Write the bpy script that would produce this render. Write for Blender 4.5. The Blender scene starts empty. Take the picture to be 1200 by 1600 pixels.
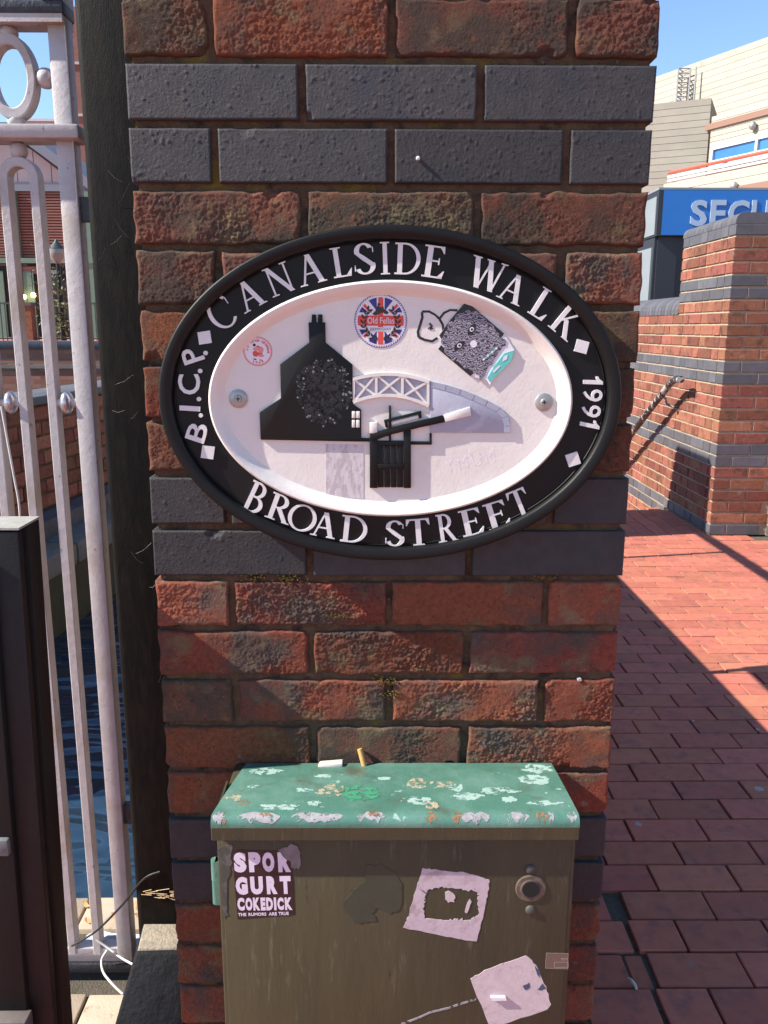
import bpy, bmesh, math, random
from mathutils import Vector, Matrix, noise
R = math.radians
random.seed(7)
scene = bpy.context.scene
COL = scene.collection

# ------------------------------------------------------------------ camera, sky, sun, exposure
F, CX, CD, CH, PI_, YA, RO = 1309.96, -0.01569, 1.14313, 1.32383, 0.21647, 0.006963, 0.002711
cam = bpy.data.cameras.new('camera'); cam_ob = bpy.data.objects.new('camera', cam); COL.objects.link(cam_ob)
cam.sensor_fit = 'VERTICAL'; cam.sensor_height = 36; cam.lens = F*36/1600; cam.clip_start = .02; cam.clip_end = 2000
fw = Vector((math.sin(YA), math.cos(YA), 0)); rt = Vector((math.cos(YA), -math.sin(YA), 0)); zz = Vector((0, 0, 1))
dep = math.cos(PI_)*fw - math.sin(PI_)*zz; up = math.sin(PI_)*fw + math.cos(PI_)*zz
rt2 = math.cos(RO)*rt + math.sin(RO)*up; up2 = -math.sin(RO)*rt + math.cos(RO)*up
cam_ob.matrix_world = Matrix(((rt2.x, up2.x, -dep.x, CX), (rt2.y, up2.y, -dep.y, -CD), (rt2.z, up2.z, -dep.z, CH), (0, 0, 0, 1)))
scene.camera = cam_ob
SUN = Vector((.76, .14, -.635)).normalized()          # direction the light travels
world = bpy.data.worlds.new('World'); scene.world = world; world.use_nodes = True
wn = world.node_tree; bg = wn.nodes['Background']; sky = wn.nodes.new('ShaderNodeTexSky')
sky.sky_type = 'NISHITA'; sky.sun_disc = False
sky.sun_elevation = math.asin(-SUN.z); sky.sun_rotation = math.atan2(-SUN.x, -SUN.y)
sky.altitude = 1200; sky.air_density = 1.0; sky.dust_density = 0.; sky.ozone_density = 3.0
wn.links.new(sky.outputs[0], bg.inputs[0]); bg.inputs[1].default_value = .125
sl = bpy.data.lights.new('sun', 'SUN'); sl.energy = 5.0; sl.angle = R(.53); sl.color = (1, .94, .84)
so = bpy.data.objects.new('sun', sl); COL.objects.link(so); so.rotation_euler = SUN.to_track_quat('-Z', 'Y').to_euler()
vs = scene.view_settings; vs.view_transform = 'Standard'; vs.look = 'None'; vs.gamma = 1; vs.use_curve_mapping = False; vs.exposure = 1.05

# ------------------------------------------------------------------ helpers
def ray(x, y):
    u, v = x-600, y-800; c, s = math.cos(RO), math.sin(RO); u, v = c*u+s*v, -s*u+c*v
    return (rt*u + dep*F - up*v)/F
CO = Vector((CX, -CD, CH))
def P(x, y, X=None, Y=None, Z=None):                  # photo direction met with a real plane of the place
    r = ray(x, y)
    t = (X-CO.x)/r.x if X is not None else (Y-CO.y)/r.y if Y is not None else (Z-CO.z)/r.z
    return CO + r*t
def S(r, g, b):                                       # sRGB 0-255 to linear
    f = lambda c: (c/255)/12.92 if c <= 10 else (((c/255)+.055)/1.055)**2.4
    return (f(r), f(g), f(b))

def M(name, c1, c2=None, scale=20, detail=5, rough=.7, metal=0, bump=None, patches=(), var=0., hue=0., stretch=(1,1,1), spec=.5, world_co=False, contrast=(.3,.7), emit=None, rpatch=None):
    m = bpy.data.materials.new(name); m.use_nodes = True; nt = m.node_tree; N = nt.nodes; L = nt.links
    b = N['Principled BSDF']; b.inputs['Roughness'].default_value = rough; b.inputs['Metallic'].default_value = metal
    b.inputs['Specular IOR Level'].default_value = spec
    tc = N.new('ShaderNodeTexCoord'); oi = N.new('ShaderNodeObjectInfo')
    co = tc.outputs['Object']
    if world_co:
        g = N.new('ShaderNodeNewGeometry'); co = g.outputs['Position']
    else:
        mu = N.new('ShaderNodeMath'); mu.operation = 'MULTIPLY'; mu.inputs[1].default_value = 37.; L.new(oi.outputs['Random'], mu.inputs[0])
        va = N.new('ShaderNodeVectorMath'); va.operation = 'ADD'; L.new(co, va.inputs[0]); L.new(mu.outputs[0], va.inputs[1]); co = va.outputs[0]
    if stretch != (1,1,1):
        vm = N.new('ShaderNodeVectorMath'); vm.operation = 'MULTIPLY'; vm.inputs[1].default_value = stretch; L.new(co, vm.inputs[0]); co = vm.outputs[0]
    def nz(sc, dt=5, off=0.):
        n = N.new('ShaderNodeTexNoise'); n.inputs['Scale'].default_value = sc; n.inputs['Detail'].default_value = dt; n.inputs['Roughness'].default_value = .62
        if off:
            a = N.new('ShaderNodeVectorMath'); a.operation = 'ADD'; a.inputs[1].default_value = (off, off*1.7, -off); L.new(co, a.inputs[0]); L.new(a.outputs[0], n.inputs['Vector'])
        else: L.new(co, n.inputs['Vector'])
        return n.outputs['Fac']
    def rng(src, lo, hi):
        r = N.new('ShaderNodeMapRange'); r.inputs[1].default_value = lo; r.inputs[2].default_value = hi; L.new(src, r.inputs[0]); return r.outputs[0]
    def mix(f, a, bcol):
        x = N.new('ShaderNodeMix'); x.data_type = 'RGBA'; L.new(f, x.inputs[0])
        for s_, v in ((6, a), (7, bcol)):
            if isinstance(v, tuple): x.inputs[s_].default_value = (*v[:3], 1)
            else: L.new(v, x.inputs[s_])
        return x.outputs[2]
    col = c1
    if c2 is not None: col = mix(rng(nz(scale, detail), *contrast), c1, c2)
    masks = []
    for i, pt in enumerate(patches):
        pc, psc, lo, hi = pt[:4]
        f = rng(nz(psc, 6, 11.3*(i+1)), lo, hi); masks.append(f); col = mix(f, col, pc)
    if var or hue:
        if isinstance(col, tuple):
            rgb = N.new('ShaderNodeRGB'); rgb.outputs[0].default_value = (*col, 1); col = rgb.outputs[0]
        hs = N.new('ShaderNodeHueSaturation'); L.new(col, hs.inputs['Color'])
        r = N.new('ShaderNodeMapRange'); r.inputs[3].default_value = 1-var; r.inputs[4].default_value = 1+var; L.new(oi.outputs['Random'], r.inputs[0]); L.new(r.outputs[0], hs.inputs['Value'])
        if hue:
            w = N.new('ShaderNodeMath'); w.operation = 'MULTIPLY'; w.inputs[1].default_value = 7.77; L.new(oi.outputs['Random'], w.inputs[0])
            fr = N.new('ShaderNodeMath'); fr.operation = 'FRACT'; L.new(w.outputs[0], fr.inputs[0])
            r2 = N.new('ShaderNodeMapRange'); r2.inputs[3].default_value = .5-hue; r2.inputs[4].default_value = .5+hue; L.new(fr.outputs[0], r2.inputs[0]); L.new(r2.outputs[0], hs.inputs['Hue'])
        col = hs.outputs[0]
    if isinstance(col, tuple): b.inputs['Base Color'].default_value = (*col, 1)
    else: L.new(col, b.inputs['Base Color'])
    if rpatch and masks:
        r = N.new('ShaderNodeMapRange'); r.inputs[3].default_value = rough; r.inputs[4].default_value = rpatch; L.new(masks[0], r.inputs[0]); L.new(r.outputs[0], b.inputs['Roughness'])
    if bump:
        prev = None
        for bs, bd in (bump if isinstance(bump, list) else [bump]):
            bn = N.new('ShaderNodeBump'); bn.inputs['Distance'].default_value = bd; bn.inputs['Strength'].default_value = 1
            L.new(nz(bs, 4, 3.1), bn.inputs['Height'])
            if prev: L.new(prev, bn.inputs['Normal'])
            prev = bn.outputs[0]
        L.new(prev, b.inputs['Normal'])
    if emit:
        b.inputs['Emission Color'].default_value = (*c1, 1); b.inputs['Emission Strength'].default_value = emit
    return m

def tag(o, label=None, cat=None, group=None, kind=None):
    if label: o['label'] = label
    if cat: o['category'] = cat
    if group: o['group'] = group
    if kind: o['kind'] = kind
    return o
def place(o, parent):
    COL.objects.link(o); w = o.location.copy()
    if parent is not None:
        o.parent = parent; o.location = w - base_of(parent)
    BASE[o.name] = w
    return o
BASE = {}
def base_of(o): return BASE.get(o.name, Vector((0, 0, 0)))
def empty(name, loc):
    o = bpy.data.objects.new(name, None); COL.objects.link(o); o.location = loc; o.empty_display_size = .05; BASE[o.name] = Vector(loc); return o
class MB:
    def __init__(s): s.v = []; s.f = []
    def add(s, v, f):
        n = len(s.v); s.v += [tuple(p) for p in v]; s.f += [tuple(i+n for i in q) for q in f]; return s
    def box(s, x0, x1, y0, y1, z0, z1):
        return s.add([(x0,y0,z0),(x1,y0,z0),(x1,y1,z0),(x0,y1,z0),(x0,y0,z1),(x1,y0,z1),(x1,y1,z1),(x0,y1,z1)],
            [(0,3,2,1),(4,5,6,7),(0,1,5,4),(1,2,6,5),(2,3,7,6),(3,0,4,7)])
    def hexa(s, lo, hi):                                  # two quads, lower and upper ring, counter-clockwise from above
        return s.add(list(lo)+list(hi), [(3,2,1,0),(4,5,6,7),(0,1,5,4),(1,2,6,5),(2,3,7,6),(3,0,4,7)])
    def prism(s, poly, y0, y1):                           # (x,z) outline, front face at y0 (towards -Y), back at y1
        a = sum(poly[i][0]*poly[(i+1)%len(poly)][1]-poly[(i+1)%len(poly)][0]*poly[i][1] for i in range(len(poly)))
        if a < 0: poly = poly[::-1]
        n = len(poly)
        v = [(p[0], y0, p[1]) for p in poly]+[(p[0], y1, p[1]) for p in poly]
        f = [tuple(range(n)), tuple(range(2*n-1, n-1, -1))]
        f += [(i, i+n, (i+1)%n+n, (i+1)%n) for i in range(n)]
        return s.add(v, f)
    def vprism(s, poly, z0, z1):                          # (x,y) plan outline
        a = sum(poly[i][0]*poly[(i+1)%len(poly)][1]-poly[(i+1)%len(poly)][0]*poly[i][1] for i in range(len(poly)))
        if a < 0: poly = poly[::-1]
        n = len(poly)
        v = [(p[0], p[1], z0) for p in poly]+[(p[0], p[1], z1) for p in poly]
        return s.add(v, [tuple(range(n-1,-1,-1)), tuple(range(n,2*n))]+[(i, (i+1)%n, (i+1)%n+n, i+n) for i in range(n)])
    def strip(s, outer, inner, y0, y1, closed=True):      # band between two outlines of equal length
        n = len(outer); m = n if closed else n-1
        v = [(p[0],y0,p[1]) for p in outer]+[(p[0],y0,p[1]) for p in inner]+[(p[0],y1,p[1]) for p in outer]+[(p[0],y1,p[1]) for p in inner]
        f = []
        for i in range(m):
            j = (i+1)%n
            f += [(i,j,n+j,n+i),(2*n+i,3*n+i,3*n+j,2*n+j),(i,2*n+i,2*n+j,j),(n+i,n+j,3*n+j,3*n+i)]
        if not closed: f += [(0,n,3*n,2*n),(n-1,3*n-1,4*n-1,2*n-1)]
        return s.add(v, f)
    def tube(s, pts, r, n=10):
        pts = [Vector(p) for p in pts]; rings = []; ref = None
        for i, p in enumerate(pts):
            d = (pts[min(i+1,len(pts)-1)]-pts[max(i-1,0)]).normalized()
            if ref is None: ref = Vector((0,0,1)) if abs(d.z) < .9 else Vector((1,0,0))
            a = d.cross(ref).normalized(); b = a.cross(d).normalized(); ref = b
            rr = r[i] if isinstance(r, (list,tuple)) else r
            rings.append([p+a*math.cos(2*math.pi*k/n)*rr+b*math.sin(2*math.pi*k/n)*rr for k in range(n)])
        v = [q for g in rings for q in g]
        f = [(i*n+k, i*n+(k+1)%n, (i+1)*n+(k+1)%n, (i+1)*n+k) for i in range(len(pts)-1) for k in range(n)]
        f += [tuple(range(n-1,-1,-1)), tuple(range((len(pts)-1)*n, len(pts)*n))]
        return s.add(v, f)
    def lathe(s, prof, c, axis='Z', n=24):                # prof: (radius, height) pairs
        v = []; c = Vector(c)
        for r, h in prof:
            for k in range(n):
                a = 2*math.pi*k/n; x, y = r*math.cos(a), r*math.sin(a)
                v.append(c+(Vector((x,y,h)) if axis == 'Z' else Vector((h,x,y)) if axis == 'X' else Vector((x,-h,y))))
        m = len(prof)
        f = [(i*n+k, i*n+(k+1)%n, (i+1)*n+(k+1)%n, (i+1)*n+k) for i in range(m-1) for k in range(n)]
        f += [tuple(range(n-1,-1,-1)), tuple(range((m-1)*n, m*n))]
        return s.add(v, f)
    def ball(s, c, rx, ry=None, rz=None, n=16):
        ry = ry or rx; rz = rz or rx; v = []; m = n//2
        for i in range(m+1):
            t = math.pi*(i+.001)/(m+.002)
            for k in range(n):
                a = 2*math.pi*k/n; v.append((c[0]+rx*math.sin(t)*math.cos(a), c[1]+ry*math.sin(t)*math.sin(a), c[2]-rz*math.cos(t)))
        f = [(i*n+k, i*n+(k+1)%n, (i+1)*n+(k+1)%n, (i+1)*n+k) for i in range(m) for k in range(n)]
        return s.add(v, f)
    def build(s, name, mat, parent=None, smooth=False, bevel=0., seg=2, ang=40):
        lo = [min(p[i] for p in s.v) for i in range(3)]; hi = [max(p[i] for p in s.v) for i in range(3)]
        c = Vector([(lo[i]+hi[i])/2 for i in range(3)])
        me = bpy.data.meshes.new(name); me.from_pydata([tuple(Vector(p)-c) for p in s.v], [], s.f); 
        if bevel:
            bm = bmesh.new(); bm.from_mesh(me); bmesh.ops.recalc_face_normals(bm, faces=bm.faces)
            es = [e for e in bm.edges if len(e.link_faces) == 2 and e.calc_face_angle(0) > R(ang)]
            bmesh.ops.bevel(bm, geom=es, offset=bevel, segments=seg, profile=.5, affect='EDGES', clamp_overlap=True); bm.to_mesh(me); bm.free()
        if mat: me.materials.append(mat)
        if smooth or bevel:
            me.polygons.foreach_set('use_smooth', [True]*len(me.polygons))
            try: me.set_sharp_from_angle(angle=R(50 if smooth else 35))
            except Exception: pass
        o = bpy.data.objects.new(name, me); o.location = c
        return place(o, parent)
def inst(name, me, loc, parent, rotz=0, rot=None):
    o = bpy.data.objects.new(name, me); o.location = loc
    if rot: o.rotation_euler = rot
    elif rotz: o.rotation_euler.z = rotz
    return place(o, parent)
def nv(p): return noise.noise(p)

# ------------------------------------------------------------------ materials
red_face = M('brick_red', (.15,.045,.027), (.24,.077,.044), 150, rough=.93, var=.24, hue=.010, spec=.15, bump=[(420,.0014),(1000,.0012)],
    patches=[((.090,.064,.052), 13, .44,.62), ((.165,.125,.070), 24, .55,.71), ((.26,.24,.22), 34, .66,.80), ((.045,.032,.027), 170, .63,.70), ((.33,.17,.11), 420, .62,.70)])
blue_face = M('brick_blue', (.034,.031,.034), (.048,.044,.046), 60, rough=.62, var=.22, spec=.32, bump=[(330,.0007),(900,.0006)],
    patches=[((.10,.085,.07), 70, .66,.8), ((.029,.030,.038), 14, .5,.7)])
sooty_face = M('brick_sooty', (.115,.045,.030), (.18,.075,.050), 150, rough=.93, var=.22, hue=.010, spec=.15, bump=[(420,.0014),(1000,.0012)],
    patches=[((.075,.052,.040), 11, .42,.56), ((.15,.105,.060), 22, .54,.68), ((.23,.075,.045), 30, .60,.74), ((.04,.03,.025), 170, .61,.69), ((.33,.20,.14), 420, .62,.70)])
mortar = M('mortar', (.085,.050,.032), (.14,.088,.056), 60, rough=.97, spec=.1, bump=[(220,.0030),(700,.0014)], world_co=True,
    patches=[((.17,.12,.025), 12, .58,.68), ((.042,.03,.025), 26, .52,.66), ((.22,.17,.12), 130, .66,.74)])
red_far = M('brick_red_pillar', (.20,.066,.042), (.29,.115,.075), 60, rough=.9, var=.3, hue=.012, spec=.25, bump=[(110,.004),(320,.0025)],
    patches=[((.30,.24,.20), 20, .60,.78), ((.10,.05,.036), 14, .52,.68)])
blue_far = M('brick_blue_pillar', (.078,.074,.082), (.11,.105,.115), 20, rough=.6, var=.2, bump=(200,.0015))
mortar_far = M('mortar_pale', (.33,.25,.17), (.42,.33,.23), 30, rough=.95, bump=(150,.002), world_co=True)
paver_m = M('paver', (.40,.125,.080), (.47,.155,.102), 26, rough=.82, var=.14, hue=.006, spec=.3, bump=[(260,.0005),(900,.0003)],
    patches=[((.25,.105,.088), 22, .52,.72), ((.30,.19,.16), 40, .62,.74), ((.07,.045,.045), 300, .71,.76), ((.46,.42,.40), 150, .76,.79)])
slab_m = M('stone_slab', (.38,.30,.22), (.47,.38,.29), 18, rough=.9, var=.1, bump=[(200,.001)], patches=[((.2,.15,.1), 40, .6,.75), ((.5,.3,.15), 30, .66,.74)])
bed_m = M('joint_sand', (.075,.06,.048), (.12,.10,.075), 120, rough=1, bump=[(260,.004)], world_co=True, patches=[((.045,.058,.02), 22, .56,.68), ((.34,.32,.29), 330, .66,.70)])
black_paint = M('black_paint', (.007,.007,.008), (.011,.010,.010), 60, rough=.5, spec=.3, bump=[(140,.0005),(600,.0002)], patches=[((.09,.085,.08), 240, .69,.75)])
post_paint = M('post_paint', (.004,.004,.004), (.008,.007,.006), 20, rough=.6, spec=.12, stretch=(3,3,.6), bump=[(180,.0005),(700,.0003)], patches=[((.12,.115,.10), 260, .72,.75), ((.014,.0105,.008), 40, .45,.7), ((.012,.010,.008), 12, .6,.8)])
kerb_paint = M('kerb_paint', (.008,.009,.011), (.014,.014,.017), 50, rough=.7, spec=.15, bump=[(30,.004),(120,.0006)], patches=[((.16,.14,.12), 150, .73,.78)])
brown_paint = M('brown_black_paint', (.011,.009,.008), (.017,.014,.012), 14, rough=.6, spec=.25, stretch=(2,2,.4), bump=[(300,.0003)], patches=[((.12,.11,.09), 300, .72,.77)])
rail_black = M('rail_black', (.02,.022,.028), (.05,.052,.06), 90, rough=.5, bump=[(200,.0015)], patches=[((.30,.29,.28), 160, .66,.73)])
silver = M('silver_paint', (.43,.395,.395), (.51,.465,.46), 40, rough=.48, metal=.05, bump=[(90,.0007),(420,.0003)], world_co=True, patches=[((.36,.29,.23), 9, .50,.72), ((.20,.12,.07), 45, .64,.72), ((.05,.045,.045), 180, .72,.76)])
sign_black = M('sign_black', (.004,.0037,.004), (.007,.006,.006), 30, rough=.5, spec=.26, bump=[(300,.0002)], patches=[((.10,.09,.085), 330, .73,.77)])
sign_white = M('sign_white', (.68,.62,.575), (.74,.68,.635), 9, rough=.38, bump=[(40,.0005),(260,.0002)], patches=[((.60,.50,.44), 5, .60,.80)])
white_letter = M('white_letter', (.64,.61,.60), (.72,.69,.68), 30, rough=.45, bump=(260,.0002))
lilac = M('lilac_paint', (.32,.32,.40), (.38,.38,.46), 22, rough=.45, bump=(160,.0003))
worn_black = M('worn_black', (.016,.016,.0165), (.036,.036,.037), 95, rough=.7, spec=.2, bump=[(160,.0008)], patches=[((.12,.115,.115), 150, .64,.76)])
steel = M('dull_steel', (.34,.33,.32), (.42,.41,.40), 40, rough=.45, metal=.6, bump=(300,.0002))
dark_hole = M('dark_hole', (.006,.006,.006), rough=.9)
cab_paint = M('cabinet_paint', (.038,.033,.014), (.052,.044,.020), 7, rough=.58, stretch=(3,3,.5), bump=[(500,.0002),(30,.0006)],
    patches=[((.026,.031,.017), 5, .52,.72), ((.085,.072,.05), 34, .60,.72), ((.018,.016,.012), 60, .66,.74), ((.26,.22,.19), 130, .715,.75)])
lid_paint = M('lid_paint', (.055,.15,.112), (.082,.19,.145), 18, rough=.45, bump=[(200,.0004),(28,.001)],
    patches=[((.15,.27,.22), 9, .46,.75), ((.075,.10,.07), 16, .55,.72), ((.27,.40,.35), 30, .65,.68), ((.30,.42,.37), 130, .70,.73), ((.16,.13,.09), 60, .68,.78)])
chip_grey = M('chip_grey', (.22,.205,.22), (.33,.31,.32), 120, rough=.6, bump=(300,.0005))
chip_mint = M('chip_mint', (.27,.40,.35), (.36,.49,.44), 60, rough=.5)
chip_green = M('chip_green', (.06,.27,.15), (.05,.22,.13), 90, rough=.5)
chip_rust = M('chip_rust', (.34,.145,.06), (.22,.10,.05), 150, rough=.9, bump=(400,.0006))
bird_lime = M('bird_dropping', (.40,.35,.25), (.28,.28,.18), 200, rough=.95, bump=(500,.001))
dark_green = M('residue_green', (.03,.04,.024), (.045,.052,.032), 60, rough=.6)
paper = M('torn_paper', (.56,.46,.46), (.48,.38,.39), 120, rough=.9, bump=[(260,.0002)], patches=[((.36,.28,.29), 60, .58,.75), ((.16,.12,.13), 170, .66,.72)])
paper2 = M('scratched_paper', (.52,.42,.45), (.44,.35,.38), 90, rough=.9, bump=[(200,.0002)], patches=[((.34,.26,.28), 40, .52,.66), ((.12,.085,.085), 150, .64,.70)])
ghost = M('ghost_residue', (.46,.40,.41), (.58,.52,.53), 75, rough=.8, stretch=(1.6,1,.8), bump=[(160,.0004)], contrast=(.44,.52))
ink_black = M('ink_black', (.012,.010,.012), rough=.45)
ink_dark = M('ink_plum', (.022,.010,.012), (.03,.016,.018), 60, rough=.4)
ink_white = M('ink_white', (.66,.58,.68), (.70,.62,.71), 60, rough=.5)
stk_white = M('sticker_white', (.72,.68,.72), rough=.4)
stk_red = M('sticker_red', (.62,.06,.045), rough=.4)
stk_pink = M('sticker_pink', (.68,.25,.24), rough=.45)
stk_blue = M('sticker_blue', (.028,.02,.22), rough=.4)
stk_teal = M('sticker_teal', (.10,.46,.42), (.16,.55,.50), 200, rough=.45)
butt_m = M('cigarette_filter', (.55,.27,.08), (.62,.34,.12), 120, rough=.9)
white_scrap = M('white_scrap', (.62,.58,.50), (.5,.46,.38), 200, rough=.9)
cable_white = M('white_cable', (.62,.60,.58), rough=.5)
cable_black = M('black_cable', (.01,.01,.01), rough=.5)
web = M('straw_debris', (.45,.30,.14), (.6,.45,.28), 200, rough=.95)

def flaky(m, scale, lo, hi):
    nt = m.node_tree; b = nt.nodes['Principled BSDF']; g = nt.nodes.new('ShaderNodeNewGeometry'); n = nt.nodes.new('ShaderNodeTexNoise'); n.inputs['Scale'].default_value = scale; n.inputs['Detail'].default_value = 7; n.inputs['Roughness'].default_value = .68
    r = nt.nodes.new('ShaderNodeMapRange'); r.inputs[1].default_value = lo; r.inputs[2].default_value = hi
    nt.links.new(g.outputs['Position'], n.inputs['Vector']); nt.links.new(n.outputs[0], r.inputs[0]); nt.links.new(r.outputs[0], b.inputs['Alpha'])
for m_, sc_, lo_ in ((chip_mint,75,.45),(chip_grey,95,.42),(chip_rust,130,.47),(chip_green,90,.45),(bird_lime,120,.47),(worn_black,140,.40)): flaky(m_, sc_, lo_, lo_+.05)
# ------------------------------------------------------------------ bricks
def brick_mesh(w, h, d, seed, kind, step):
    """front face in the XZ plane facing -Y with real relief, worn rim and sides going back to y=d"""
    rough_ = kind == 'red'; rnd = random.Random(seed)
    nx = max(4, int(w/step)); nz_ = max(3, int(h/step))
    o = Vector((rnd.uniform(-50,50), rnd.uniform(-50,50), rnd.uniform(-50,50)))
    amp = rnd.choice((.35,.6,.85,1.05,1.25)) if rough_ else .22
    chips = [(rnd.choice((-1,1))*w/2*rnd.choice((1,1,rnd.random())), rnd.choice((-1,1))*h/2, rnd.uniform(.006,.015), rnd.uniform(.3,1.)) for _ in range(rnd.choice((1,2,3)) if rough_ else rnd.choice((0,0,1)))]
    smoothz = rnd.uniform(-.35,.35)
    tx, tz = rnd.uniform(-.012,.012), rnd.uniform(-.012,.012)
    rr = .0042 if rough_ else .0016
    wob = .0024 if rough_ else .0005
    xs = [-w/2+w*i/nx for i in range(nx+1)]; zs = [-h/2+h*j/nz_ for j in range(nz_+1)]
    fine = step < .004
    V = []; Fc = []
    for z in zs:
        for x in xs:
            p = Vector((x, 0, z))+o
            ex, ez = w/2-abs(x), h/2-abs(z); e = min(ex, ez)
            rl = rr*(1+ (1.3*nv(p*55) if rough_ else .3*nv(p*40)))
            y = 0.
            if e < rl: y += rl-math.sqrt(max(0, rl*rl-(rl-e)**2))
            if rough_:
                mask = min(1., max(.12, .62+smoothz+1.1*nv(p*14)))
                n = .0013*nv(p*26)+.0010*nv(Vector((p.x*70,3,p.z*130)))*mask
                if fine: n += (.0011*nv(p*120)+.0019*nv(p*290)+.0016*nv(p*560))*mask - .0012*max(0, nv(p*75+Vector((9,9,9)))-.38)*3*mask
                y += -amp*n*min(1, .25+e/.006)
            else:
                g = max(0, nv(p*230)-.30)
                y += -(.0003*nv(p*30)+ (.0015*g if fine else 0)+(.0003*nv(p*420) if fine else 0))
            y += tx*x+tz*z
            for (qx, qz, qr, qd) in chips:
                dd = math.hypot(x-qx, z-qz)+.003*nv(p*180)
                if dd < qr: y += (.0065 if rough_ else .004)*qd*min(1, (1-dd/qr)*1.8)
            dx = wob*nv(Vector((0,7,z*40))+o)*(2*x/w); dz = wob*nv(Vector((x*34,5,0))+o)*(2*z/h)
            if fine and rough_: dz += .0008*nv(Vector((x*150,15,1))+o)*(2*z/h)
            V.append((x+dx, y, z+dz))
    W = nx+1
    for j in range(nz_):
        for i in range(nx): Fc.append((j*W+i, j*W+i+1, (j+1)*W+i+1, (j+1)*W+i))
    rim = list(range(0,W))+[j*W+nx for j in range(1,nz_+1)]+[nz_*W+i for i in range(nx-1,-1,-1)]+[j*W for j in range(nz_-1,0,-1)]
    b0 = len(V)
    for k in rim: V.append((V[k][0], d, V[k][2]))
    m = len(rim)
    for k in range(m): Fc.append((rim[k], b0+k, b0+(k+1)%m, rim[(k+1)%m]))
    Fc.append(tuple(b0+k for k in range(m-1,-1,-1)))
    me = bpy.data.meshes.new('brick'); me.from_pydata(V, [], Fc)
    me.polygons.foreach_set('use_smooth', [True]*len(me.polygons))
    try: me.set_sharp_from_angle(angle=R(70))
    except Exception: pass
    return me
def bev_box(w, d, h, b, mat, name='brick', jit=0., seed=0):
    me = bpy.data.meshes.new(name); bm = bmesh.new(); bmesh.ops.create_cube(bm, size=1); rnd = random.Random(seed)
    for v in bm.verts: v.co = Vector((v.co.x*w+rnd.uniform(-jit,jit), v.co.y*d, v.co.z*h+rnd.uniform(-jit,jit)))
    if b: bmesh.ops.bevel(bm, geom=list(bm.edges), offset=b, segments=1, affect='EDGES')
    bm.to_mesh(me); bm.free(); me.materials.append(mat); return me
def is_blue(k): return k in (0, 6, 7, 13, 14, 20, 21, 25, 26)
HALF = .3325; SW, HW, BH, BD = .215, .1025, .065, .1025
ROWS = [(-.225,SW),(0,SW),(.225,SW)]; ROWH = [(-.28125,HW),(-.1125,SW),(.1125,SW),(.28125,HW)]

# ------------------------------------------------------------------ setting: water, ground, steps, lower ground
water_m = M('canal_water', (.015,.034,.060), rough=.05, spec=.6, world_co=True)
nt = water_m.node_tree; b = nt.nodes['Principled BSDF']; b.inputs['IOR'].default_value = 1.56
g = nt.nodes.new('ShaderNodeNewGeometry'); mp = nt.nodes.new('ShaderNodeVectorMath'); mp.operation = 'MULTIPLY'; mp.inputs[1].default_value = (1.1, 3.4, 1); nt.links.new(g.outputs['Position'], mp.inputs[0])
n1 = nt.nodes.new('ShaderNodeTexNoise'); n1.inputs['Scale'].default_value = 1.9; n1.inputs['Detail'].default_value = 2.2; n1.inputs['Distortion'].default_value = .7; nt.links.new(mp.outputs[0], n1.inputs['Vector'])
bn = nt.nodes.new('ShaderNodeBump'); bn.inputs['Distance'].default_value = .075; bn.inputs['Strength'].default_value = 1; nt.links.new(n1.outputs[0], bn.inputs['Height']); nt.links.new(bn.outputs[0], b.inputs['Normal'])
WZ = -.10
tag(MB().add([(-300,-300,WZ),(-.38,-300,WZ),(-.38,600,WZ),(-300,600,WZ)], [(0,1,2,3)]).build('water', water_m), kind='structure')
GX, GY = -.42, .60                                        # quay edges
gm = MB()
for x0,x1,y0,y1,z1 in ((-40,60,-40,GY,-.011),(GX,60,GY,5.02,-.011)):
    gm.box(x0,x1,y0,y1,-1.6,z1)
tag(gm.build('ground', bed_m), kind='structure')
tag(MB().box(GX,60,5.02,400,-1.6,-1.05).build('lower_ground', paver_m), kind='structure')
stp = empty('steps', (2,5.3,-1)); tag(stp, kind='structure')
for i in range(5): MB().box(GX,3.2,5.02+.3*i,5.32+.3*i,-1.05,-.19-.17*i-.003).build('step', paver_m, stp, bevel=.008)

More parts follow.
